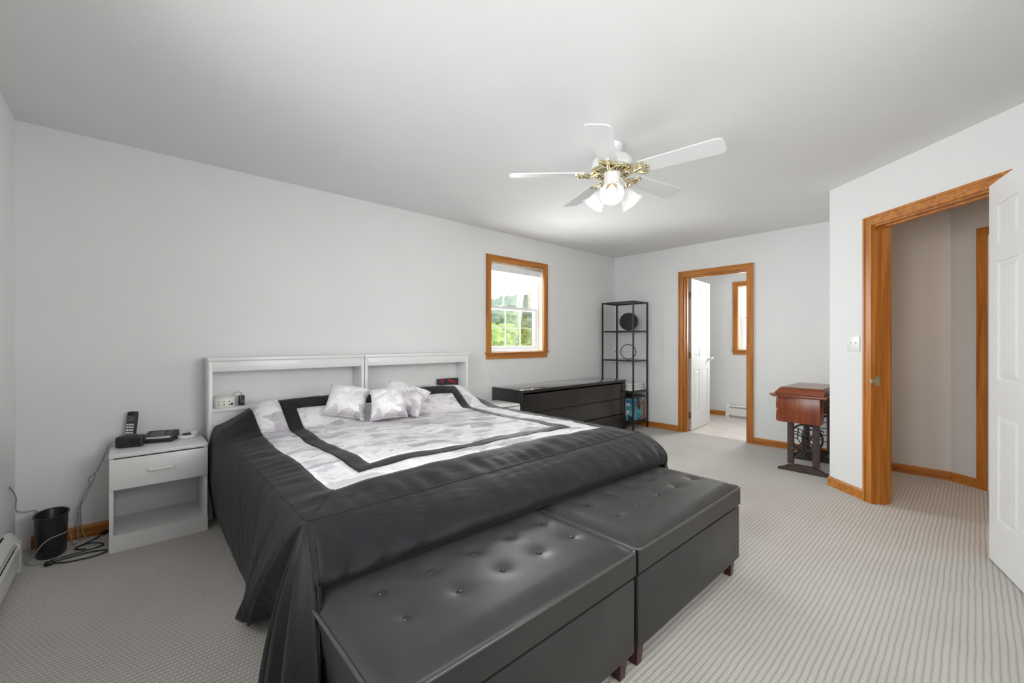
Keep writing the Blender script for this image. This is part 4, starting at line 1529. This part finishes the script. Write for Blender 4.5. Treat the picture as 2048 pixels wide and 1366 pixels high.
# ------------------------------------------------------------------ dresser
DX0, DX1, DY0, DY1, DH = 2.988, 4.905, 3.145, 3.622, 0.685
T = Thing('dresser', ((DX0 + DX1) / 2, (DY0 + DY1) / 2, 0), label='long low black brown dresser with six drawers under the window', cat='dresser')
for xa in (DX0, DX1 - 0.025):
    T.boxp('side_panel', (xa, xa + 0.025, DY0 + 0.004, DY1, 0, DH - 0.035), 'blackbrown_veneer', bev=0.0015)
T.boxp('back_panel', (DX0 + 0.0255, DX1 - 0.0255, DY1 - 0.012, DY1 - 0.002, 0.02, DH - 0.036), 'blackbrown_veneer')
T.boxp('centre_panel', ((DX0 + DX1) / 2 - 0.012, (DX0 + DX1) / 2 + 0.012, DY0 + 0.03, DY1 - 0.0125, 0.02, DH - 0.036), 'blackbrown_veneer')
T.boxp('base', (DX0 + 0.0255, DX1 - 0.0255, DY0 + 0.03, DY1 - 0.0125, 0.0, 0.0195), 'blackbrown_veneer')
T.boxp('top_board', (DX0 - 0.001, DX1 + 0.001, DY0 - 0.002, DY1, DH - 0.0345, DH - 0.006), 'blackbrown_veneer', bev=0.002)
T.boxp('glass_top', (DX0 - 0.003, DX1 + 0.004, DY0 - 0.006, DY1, DH - 0.0055, DH), 'black_glass_top', bev=0.0012)
rows = [(0.035, 0.222), (0.235, 0.432), (0.438, 0.632)]
for r, (z0, z1) in enumerate(rows):
    for c in range(2):
        xa = DX0 + 0.0275 + c * ((DX1 - DX0) / 2 - 0.0265)
        xb = xa + (DX1 - DX0) / 2 - 0.0295
        dy = 0.012 if r == 0 else (0.004 if c else 0.0)
        bm = B()
        box(bm, xa, xb, DY0 + dy, DY0 + dy + 0.018, z0, z1, bev=0.0015)
        box(bm, xa + 0.02, xb - 0.02, DY0 + dy + 0.0185, DY1 - 0.05, z0 + 0.02, z1 - 0.03)
        T.part('drawer', bm, 'blackbrown_veneer')
b = B()
T = Thing('wall_hook', (2.975, YB, 0.79), label='tiny white cord hook on the wall below the window', cat='hook')
box(b, 2.965, 2.985, YB - 0.008, YB - 0.0005, 0.79, 0.82, bev=0.002); T.part('plate', b, 'white_plastic')
b = B(); tube(b, smooth_path([(2.975, YB - 0.008, 0.80), (2.975, YB - 0.022, 0.797), (2.978, YB - 0.026, 0.81)], 4), 0.003, 6); T.part('prong', b, 'white_plastic')

# ------------------------------------------------------------------ shelf rack in the corner
SX0, SX1, SY0, SY1, SH = 4.945, 5.315, 3.05, 3.56, 1.735
T = Thing('shelf_rack', ((SX0 + SX1) / 2, (SY0 + SY1) / 2, 0), label='tall black metal shelf rack with glass shelves in the room corner', cat='shelf')
p = 0.018
for xa in (SX0, SX1 - p):
    for ya in (SY0, SY1 - p):
        T.boxp('post', (xa, xa + p, ya, ya + p, 0, SH), 'black_metal')
for z in (0.10, 0.50, 0.92, 1.32, SH - p):
    bm = B()
    box(bm, SX0 + p, SX1 - p, SY0, SY0 + p, z, z + p)
    box(bm, SX0 + p, SX1 - p, SY1 - p, SY1, z, z + p)
    box(bm, SX0, SX0 + p, SY0 + p, SY1 - p, z, z + p)
    box(bm, SX1 - p, SX1, SY0 + p, SY1 - p, z, z + p)
    fr = T.part('shelf_frame', bm, 'black_metal')
    top_ = z > 1.5
    T.boxp('glass_shelf' if not (top_ or z < 0.6) else 'metal_shelf', (SX0 + p + .0005, SX1 - p - .0005, SY0 + p + .0005, SY1 - p - .0005, z + p - 0.007, z + p - 0.001),
           'black_metal' if (top_ or z < 0.6) else 'shelf_glass', fr)
# woven dish leaning on the upper shelf
fdir = math.atan2(-3.2, -5.1)
Mw = Matrix.Translation((5.13, 3.24, 1.338 + 0.126)) @ Matrix.Rotation(fdir, 4, 'Z') @ Matrix.Rotation(math.radians(80), 4, 'Y')
T = Thing('woven_tray', (5.13, 3.24, 1.338), label='round black woven tray standing on the upper glass shelf', cat='tray')
bm = B(); lathe(bm, [(0.004, 0.0), (0.10, 0.0), (0.118, 0.014), (0.126, 0.016), (0.126, 0.010), (0.104, -0.006), (0.004, -0.006)], 40, Mw); T.part('dish', bm, 'black_weave')
for k in range(28):
    a_ = 2 * PI * k / 28
    bm = B()
    lathe(bm, [(0.0005, -0.005), (0.0045, -0.002), (0.0045, 0.002), (0.0005, 0.005)], 6, Mw @ Matrix.Translation((0.119 * math.cos(a_), 0.119 * math.sin(a_), 0.017)))
    T.part('bead', bm, 'nickel' if k % 2 else 'black_metal')
# hoop ornament on the shelf below
Mh = Matrix.Translation((5.15, 3.26, 0.938 + 0.108)) @ Matrix.Rotation(fdir, 4, 'Z') @ Matrix.Rotation(math.radians(84), 4, 'Y')
T = Thing('hoop_ornament', (5.15, 3.26, 0.938), label='thin black hoop ornament with crossbar on the middle glass shelf', cat='ornament')
bm = B(); tube(bm, [Mh @ Vector((0.102 * math.cos(2 * PI * k / 48), 0.102 * math.sin(2 * PI * k / 48), 0)) for k in range(48)], 0.0058, 8, closed=True); T.part('hoop', bm, 'black_metal')
bm = B(); tube(bm, [Mh @ Vector((0, 0.102, 0.0)), Mh @ Vector((0, -0.165, 0.0))], 0.0022, 6); T.part('crossbar', bm, 'nickel')
bm = B(); lathe(bm, [(0.001, -0.008), (0.008, -0.004), (0.008, 0.004), (0.001, 0.008)], 10, Mh @ Matrix.Translation((0, -0.17, 0))); T.part('knob', bm, 'clip_dark')
bm = B(); lathe(bm, [(0.001, -0.006), (0.006, -0.003), (0.006, 0.003), (0.001, 0.006)], 10, Mh @ Matrix.Translation((0, -0.125, 0))); T.part('bead', bm, 'white_plastic')
# folded white blanket
T = Thing('folded_blanket', (5.13, 3.28, 0.518), label='folded white blanket on the rack shelf beside the dresser', cat='blanket')
for k in range(3):
    bm = B()
    g = 0.008 * k
    box(bm, 4.975 + g, 5.285 - g, 3.085 + g, 3.48, 0.5185 + 0.034 * k, 0.5185 + 0.034 * (k + 1) - 0.0005, bev=0.014, seg=3)
    T.part('fold', bm, 'blanket_white', auto=60)
# printed storage box on the bottom shelf
T = Thing('storage_box', (5.13, 3.29, 0.118), label='patchwork printed fabric storage box on the bottom rack shelf', cat='box')
bm = B(); box(bm, 4.972, 5.288, 3.085, 3.50, 0.1185, 0.42, bev=0.008); T.part('body', bm, 'printed_patchwork')
bm = B(); box(bm, 4.968, 5.292, 3.081, 3.504, 0.4205, 0.452, bev=0.006); T.part('lid', bm, 'black_plastic')

# ------------------------------------------------------------------ treadle sewing table
T = Thing('sewing_table', (4.78, 1.04, 0), label='antique reddish wood treadle sewing table on brown iron legs', cat='sewing table')
X0, X1, Y0, Y1 = 4.31, 5.24, 0.835, 1.245
T.boxp('table_top', (X0, X1, Y0, Y1, 0.695, 0.716), 'cherry_x', bev=0.004)
T.boxp('side_leaf', (X0 + 0.05, X1 - 0.1, Y1 + 0.001, Y1 + 0.03, 0.700, 0.714), 'walnut_top')
bm = B()
lo = [(X0 + 0.02, Y0 + 0.02), (X1 - 0.25, Y0 + 0.02), (X1 - 0.25, Y1 - 0.025), (X0 + 0.02, Y1 - 0.025)]
hi = [(X0 + 0.05, Y0 + 0.03), (X1 - 0.28, Y0 + 0.03), (X1 - 0.28, Y1 - 0.055), (X0 + 0.05, Y1 - 0.055)]
a_ = [bm.verts.new((x, y, 0.7165)) for x, y in lo]
m_ = [bm.verts.new((x, y, 0.738)) for x, y in lo]
h_ = [bm.verts.new((x, y, 0.775)) for x, y in hi]
bm.faces.new(a_); bm.faces.new(h_)
for q0, q1 in ((a_, m_), (m_, h_)):
    for i in range(4):
        bm.faces.new((q0[i], q0[(i + 1) % 4], q1[(i + 1) % 4], q1[i]))
T.part('machine_cover', bm, 'cherry_y')
T.boxp('cover_panel', (X0 + 0.058, X1 - 0.288, Y0 + 0.038, Y1 - 0.063, 0.7752, 0.781), 'walnut_top')
for (xa, xb) in ((4.335, 4.475), (5.09, 5.225)):
    dc = T.boxp('drawer_case', (xa, xb, 0.885, 1.205, 0.470, 0.6945), 'cherry_z', bev=0.004)
    for k in range(2):
        z0 = 0.478 + k * 0.108
        T.boxp('drawer_front', (xa + 0.012, xb - 0.012, 1.2055, 1.219, z0, z0 + 0.098), 'cherry_x', dc, bev=0.004)
        bm = B(); tube(bm, [(((xa + xb) / 2), 1.2195, z0 + 0.05), (((xa + xb) / 2), 1.234, z0 + 0.05)], [0.005, 0.009], 10); T.part('pull', bm, 'aged_brass', dc)
T.boxp('apron', (4.4755, 5.0895, 0.90, 0.92, 0.60, 0.6945), 'cherry_x')
T.boxp('apron', (4.4755, 5.0895, 1.16, 1.18, 0.62, 0.6945), 'cherry_x')


def iron_frame(x, nm):
    e = empty('iron_leg_frame', (0, 0, 0))
    e.parent = T.e
    e.matrix_parent_inverse = T.M.inverted()
    root = None
    bm = B()
    # foot bar with scrolled toes
    poly = [(0.845, 0.0), (1.245, 0.0), (1.245, 0.018), (1.20, 0.034), (1.165, 0.055), (1.10, 0.066), (0.99, 0.066), (0.925, 0.055), (0.89, 0.034), (0.845, 0.018)]
    MM = lambda a, c, z: Vector((x + z, a, c))
    prism(bm, poly, -0.018, 0.018, MM)
    f = T.part('foot_bar', bm, 'iron_brown', e, w=False)
    for (y0, y1) in ((1.118, 1.168), (0.922, 0.975)):
        bm = B()
        box(bm, x - 0.012, x + 0.012, y0, y1, 0.067, 0.468 if x < 4.8 else 0.60)
        box(bm, x - 0.016, x + 0.016, y0 + 0.012, y1 - 0.012, 0.08, 0.466)
        T.part('upright', bm, 'iron_brown', e, w=False)
    bm = B()
    box(bm, x - 0.008, x + 0.008, 0.9755, 1.1175, 0.445, 0.467)
    T.part('top_bar', bm, 'iron_brown', e, w=False)
    bm = B()
    pts = lambda L: [(x, y, z) for y, z in L]
    for L in ([(1.118, 0.40), (1.085, 0.398), (1.05, 0.38), (1.02, 0.385), (0.975, 0.40)], [(1.118, 0.365), (1.08, 0.362), (1.04, 0.335), (0.975, 0.335)],
              [(1.118, 0.31), (1.09, 0.30), (1.07, 0.27), (1.05, 0.255), (1.02, 0.27), (0.975, 0.265)], [(1.118, 0.255), (1.07, 0.235), (1.045, 0.255)],
              [(1.085, 0.398), (1.088, 0.34), (1.09, 0.30)], [(1.118, 0.19), (1.09, 0.21), (1.05, 0.235), (1.02, 0.215), (0.975, 0.20)],
              [(1.05, 0.235), (1.045, 0.19), (1.05, 0.15), (1.118, 0.12)], [(1.05, 0.15), (1.02, 0.13), (0.975, 0.12)], [(1.05, 0.38), (1.055, 0.30), (1.05, 0.235)]):
        tube(bm, smooth_path(pts(L), 4), 0.0048, 6)
    T.part('tracery', bm, 'iron_black', e, w=False)


# the frames are sub-assemblies: keep the Empty level by parenting meshes straight to it
_part = T.part


def part_local(name, bm, mat, parent=None, w=True, auto=None):
    return mk(name, bm, mat, parent or T.e, auto) if (parent is not None and not w) else _part(name, bm, mat, parent, w, auto)


T.part = part_local
iron_frame(4.51, 'near')
iron_frame(5.05, 'far')
T.part = _part
bm = B()
tube(bm, [(4.527, 1.045, 0.15), (5.033, 1.045, 0.15)], 0.009, 8)
tube(bm, [(4.527, 1.0, 0.44), (5.033, 1.0, 0.30)], 0.007, 8)
tube(bm, [(4.527, 1.0, 0.30), (5.033, 1.0, 0.44)], 0.007, 8)
T.part('cross_brace', bm, 'iron_brown')
bm = B()
WC = Vector((4.60, 1.045, 0.30))
tube(bm, [WC + Vector((0, 0.125 * math.cos(2 * PI * k / 40), 0.125 * math.sin(2 * PI * k / 40))) for k in range(40)], 0.009, 8, closed=True)
for k in range(5):
    a_ = 2 * PI * k / 5 + 0.3
    tube(bm, [WC, WC + Vector((0, 0.125 * math.cos(a_), 0.125 * math.sin(a_)))], 0.006, 6)
tube(bm, [WC - Vector((0.05, 0, 0)), WC + Vector((0.02, 0, 0))], 0.014, 10)
T.part('flywheel', bm, 'iron_black')
bm = B()
tube(bm, [WC + Vector((-0.035, 0.01, 0.03)), Vector((4.60, 1.075, 0.13))], 0.009, 8)
T.part('pitman_rod', bm, 'iron_brown')
bm = B()
fr0 = [(4.56, 0.93), (5.0, 0.93), (5.0, 1.16), (4.56, 1.16)]
for i in range(4):
    (ax_, ay_), (bx_, by_) = fr0[i], fr0[(i + 1) % 4]
    tube(bm, [(ax_, ay_, 0.115 + 0.0 * i), (bx_, by_, 0.115)], 0.010, 8)
for k in range(9):
    xx = 4.605 + k * 0.044
    tube(bm, [(xx, 0.93, 0.115), (xx, 1.16, 0.115)], 0.005, 6)
T.part('treadle', bm, 'iron_black')

# ------------------------------------------------------------------ ceiling fan
FC = Vector((2.263, 1.548, 0))
T = Thing('ceiling_fan', (FC.x, FC.y, ZC), label='white five blade ceiling fan with brass arms and lit glass shades', cat='ceiling fan')
MTF = Matrix.Translation(FC)
bm = B(); lathe(bm, [(0.068, ZC - 0.0005), (0.066, ZC - 0.012), (0.058, ZC - 0.032), (0.035, ZC - 0.046), (0.016, ZC - 0.050)], 36, MTF); T.part('canopy', bm, 'white_lacquer')
bm = B(); lathe(bm, [(0.014, ZC - 0.048), (0.014, 2.366)], 20, MTF); T.part('downrod', bm, 'white_lacquer')
bm = B(); lathe(bm, [(0.03, 2.377), (0.062, 2.372), (0.10, 2.358), (0.122, 2.336), (0.130, 2.305), (0.131, 2.282), (0.118, 2.276)], 40, MTF); T.part('motor_housing', bm, 'white_lacquer')
bm = B(); lathe(bm, [(0.121, 2.279), (0.134, 2.274), (0.134, 2.264), (0.122, 2.258), (0.108, 2.258), (0.108, 2.270)], 40, MTF, False, False); T.part('brass_ring', bm, 'brass')
bm = B(); lathe(bm, [(0.107, 2.272), (0.06, 2.262), (0.045, 2.262)], 40, MTF); T.part('motor_plate', bm, 'aged_brass')
for k in range(20):
    a_ = 2 * PI * k / 20
    bm = B()
    d = Vector((math.cos(a_), math.sin(a_), 0))
    tube(bm, [FC + d * 0.055 + Vector((0, 0, 2.256)), FC + d * 0.116 + Vector((0, 0, 2.260))], 0.0042, 6)
    T.part('vent_rib', bm, 'brass')
bm = B(); lathe(bm, [(0.055, 2.262), (0.055, 2.252), (0.050, 2.247), (0.050, 2.185), (0.044, 2.176), (0.03, 2.172)], 32, MTF); T.part('switch_housing', bm, 'cream_enamel')
bm = B(); lathe(bm, [(0.052, 2.1745), (0.055, 2.168), (0.040, 2.150), (0.018, 2.138), (0.004, 2.132)], 32, MTF); kit = T.part('light_fitter', bm, 'brass')
PITCH = math.radians(-12)
for k in range(5):
    a_ = math.radians(-152.4 + 72 * k)
    Mb = Matrix.Translation(FC + Vector((0, 0, 2.25))) @ Matrix.Rotation(a_, 4, 'Z') @ Matrix.Rotation(PITCH, 4, 'X')
    bm = B()
    out = []
    L0, L1, w0, w1, cr = 0.185, 0.652, 0.058, 0.070, 0.035
    out += [(L0, -w0), (L1 - cr, -w1)]
    for q in range(1, 6):
        t = q / 6 * PI / 2
        out.append((L1 - cr + cr * math.sin(t), -w1 + cr - cr * math.cos(t)))
    out += [(L1, -w1 + cr), (L1, w1 - cr)]
    for q in range(1, 6):
        t = q / 6 * PI / 2
        out.append((L1 - cr + cr * math.cos(t), w1 - cr + cr * math.sin(t)))
    out += [(L1 - cr, w1), (L0, w0), (L0 - 0.01, w0 - 0.02), (L0 - 0.01, -w0 + 0.02)]
    prism(bm, out, 0.0, 0.006, lambda x, y, z: Mb @ Vector((x, y, z)))
    bl = T.part('blade', bm, 'white_lacquer')
    # brass blade arm: curved stem, fork and two scrolls
    bm = B()
    Q = lambda x, y, z: Mb @ Vector((x, y, z))
    base_ = FC + Vector((0.085 * math.cos(a_), 0.085 * math.sin(a_), 2.262))
    tube(bm, smooth_path([base_, Q(0.115, 0, -0.006), Q(0.145, 0, -0.016), Q(0.17, 0, -0.010), Q(0.195, 0, -0.006)], 5), [0.012] * 20 + [0.009], 8)
    shield = [(0.140, 0.010), (0.158, 0.026), (0.172, 0.044), (0.186, 0.054), (0.204, 0.056), (0.210, 0.046), (0.204, 0.034), (0.212, 0.020), (0.236, 0.010)]
    prism(bm, shield + [(x, -y) for x, y in reversed(shield)], -0.0065, -0.0005, Q)
    for s in (-1, 1):
        tube(bm, smooth_path([Q(0.140, s * 0.004, -0.014), Q(0.156, s * 0.024, -0.013), Q(0.174, s * 0.044, -0.010), Q(0.196, s * 0.056, -0.008), Q(0.210, s * 0.050, -0.008), Q(0.204, s * 0.036, -0.008)], 5), 0.0068, 8)
    T.part('blade_arm', bm, 'brass')
    for (bx, by) in ((0.222, -0.040), (0.230, 0.0), (0.222, 0.040)):
        bm = B()
        lathe(bm, [(0.006, -0.012), (0.006, -0.008), (0.003, 0.0)], 8, Mb @ Matrix.Translation((bx, by, 0)))
        T.part('screw', bm, 'brass', bl)
for k in range(3):
    a_ = math.radians(-147 + 120 * k)
    d = Vector((math.cos(a_), math.sin(a_), 0))
    tilt = math.radians(44)
    ax = (d * math.sin(tilt) + Vector((0, 0, -math.cos(tilt)))).normalized()
    neck = FC + d * 0.062 + Vector((0, 0, 2.164))
    bm = B()
    tube(bm, smooth_path([FC + d * 0.03 + Vector((0, 0, 2.164)), FC + d * 0.05 + Vector((0, 0, 2.176)), neck - ax * 0.004, neck + ax * 0.02], 5), 0.010, 8)
    lathe(bm, [(0.014, 0.0), (0.026, 0.006), (0.028, 0.026), (0.026, 0.028)], 20, Matrix.Translation(neck) @ ax.to_track_quat('Z', 'Y').to_matrix().to_4x4(), False, False)
    arm = T.part('lamp_arm', bm, 'brass')
    Ms = Matrix.Translation(neck + ax * 0.012) @ ax.to_track_quat('Z', 'Y').to_matrix().to_4x4()
    bm = B()
    prof = [(0.026, 0.0), (0.034, 0.012), (0.043, 0.030), (0.050, 0.055), (0.057, 0.080), (0.068, 0.100), (0.078, 0.110), (0.077, 0.113), (0.066, 0.103), (0.055, 0.082), (0.047, 0.055), (0.040, 0.031), (0.030, 0.013)]
    lathe(bm, prof, 48, Ms, False, False, wob=lambda i, an: 1 + (0.035 if 5 <= i <= 8 else 0.012) * math.cos(12 * an))
    sh = T.part('glass_shade', bm, 'frosted_glass', arm)
    bm = B()
    lathe(bm, [(0.010, 0.004), (0.012, 0.03), (0.020, 0.046), (0.026, 0.062), (0.024, 0.078), (0.014, 0.088), (0.002, 0.091)], 20, Ms)
    T.part('bulb', bm, 'bulb_glow', arm)
    l = bpy.data.lights.new('fan_bulb_light', 'POINT')
    l.energy = 0.34
    l.shadow_soft_size = 0.03
    l.color = (1.0, 0.97, 0.93)
    lo_ = bpy.data.objects.new('fan_bulb_light', l)
    lo_.location = neck + ax * 0.125
    COL.objects.link(lo_)
bm = B(); tube(bm, [FC + Vector((0.01, -0.005, 2.134)), FC + Vector((0.01, -0.005, 2.075))], 0.0015, 6)
pc = T.part('pull_chain', bm, 'brass')
bm = B(); lathe(bm, [(0.002, 0.03), (0.006, 0.024), (0.009, 0.008), (0.008, 0.0), (0.003, -0.003)], 14, Matrix.Translation(FC + Vector((0.01, -0.005, 2.046))))
T.part('chain_fob', bm, 'white_plastic', pc)

# ------------------------------------------------------------------ outdoors, seen through the window
GZ = -3.2
b = B(); box(b, -40, 90, YB + 1.5, 110, GZ - 0.2, GZ)
struct('ground_outside', b, 'lawn', 'green lawn far below the bedroom window', 'lawn')


def tree(x, y, h, r, mat, label, group, seed, conif=False):
    rnd = random.Random(seed)
    T = Thing('broadleaf_tree' if not conif else 'conifer_tree', (x, y, GZ), label=label, cat='tree', group=group)
    bm = B()
    tube(bm, [(0, 0, 0), (0.05, 0, h * 0.3), (0, 0.05, h * 0.7)], [0.2, 0.16, 0.06], 8)
    T.part('trunk', bm, 'bark', w=False)
    bm = B()
    nb = 9
    for k in range(nb):
        if conif:
            t = k / (nb - 1)
            c = Vector((rnd.uniform(-.15, .15), rnd.uniform(-.15, .15), h * (0.2 + 0.75 * t)))
            rr = r * (1.05 - 0.85 * t)
            sz = rr * 0.55
        else:
            an = rnd.uniform(0, 2 * PI)
            rd = r * rnd.uniform(0.0, 0.5)
            c = Vector((rd * math.cos(an), rd * math.sin(an), h * (0.40 + 0.42 * rnd.random())))
            rr = r * rnd.uniform(0.40, 0.54)
            sz = rr * 0.8
        t_ = bmesh.new()
        bmesh.ops.create_icosphere(t_, subdivisions=4 if y < 22 else 3, radius=1)
        ph = [rnd.uniform(0, 9) for _ in range(4)]
        for v in t_.verts:
            n_ = v.co.copy()
            g = 1 + 0.16 * math.sin(6 * n_.x + ph[0]) * math.sin(6 * n_.y + ph[1]) * math.sin(5 * n_.z + ph[2]) + rnd.uniform(-0.16, 0.16)
            v.co = Vector((n_.x * rr * g, n_.y * rr * g, n_.z * sz * g)) + c
        merge(bm, t_)
    T.part('crown', bm, mat, w=False)
    return T


near = ['pale yellow green bushy tree at the left outside the bedroom window', 'pale yellow green bushy tree low in the middle of the bedroom window',
        'pale yellow green bushy tree at the right outside the bedroom window', 'pale yellow green bushy tree filling in behind the nearest two outside']
for i, (x, y, h, r) in enumerate(((11.9, 16.0, 5.2, 2.1), (16.6, 16.2, 5.0, 2.1), (21.4, 16.6, 5.2, 2.1), (18.6, 21.4, 5.9, 2.4))):
    tree(x, y, h, r, 'leaf_pale', near[i], 'yellow green trees near the window', 20 + i)
for i, (x, y, h, r) in enumerate(((13.4, 21.6, 6.2, 2.3), (24.2, 21.8, 6.4, 2.4), (19.6, 27.4, 7.2, 2.7), (25.6, 27.6, 7.5, 2.7), (31.6, 28.0, 7.6, 2.7))):
    tree(x, y, h, r, 'leaf_mid', 'mid green tree in the middle rows outside the window', 'middle rows of trees outside', 30 + i)
for k in range(12):
    x, y = 22 + k * 3.1, (34.5 if k % 2 == 0 else 41.5)
    d = 0.6717 * x + 0.7408 * y
    tree(x, y, 4.2 + 0.088 * d + 0.5 * math.sin(k * 1.7), 2.9, 'leaf_far', 'grey green tree on the distant tree line outside', 'distant tree line', 60 + k, conif=(k % 4 == 1))
# wooded hillside closing the view
bm = B()
rnd = random.Random(5)
NXH, NYH = 110, 26
HG = []
for i in range(NXH + 1):
    row = []
    for j in range(NYH + 1):
        x = -30 + 150 * i / NXH
        y = 52 + 40 * j / NYH
        t = sm(j / NYH * 1.15)
        z = GZ + 15.5 * t * (1 + 0.10 * math.sin(x * 0.09) + 0.05 * math.sin(x * 0.31 + 1)) + (rnd.uniform(-0.7, 0.9) if j > 1 else 0) * t
        row.append(bm.verts.new((x, y, z)))
    HG.append(row)
for i in range(NXH):
    for j in range(NYH):
        bm.faces.new((HG[i][j], HG[i + 1][j], HG[i + 1][j + 1], HG[i][j + 1]))
o = mk('wooded_hillside', bm, 'leaf_far')
tag(o, 'hazy wooded hillside closing the view beyond the trees', 'hillside', kind='structure')
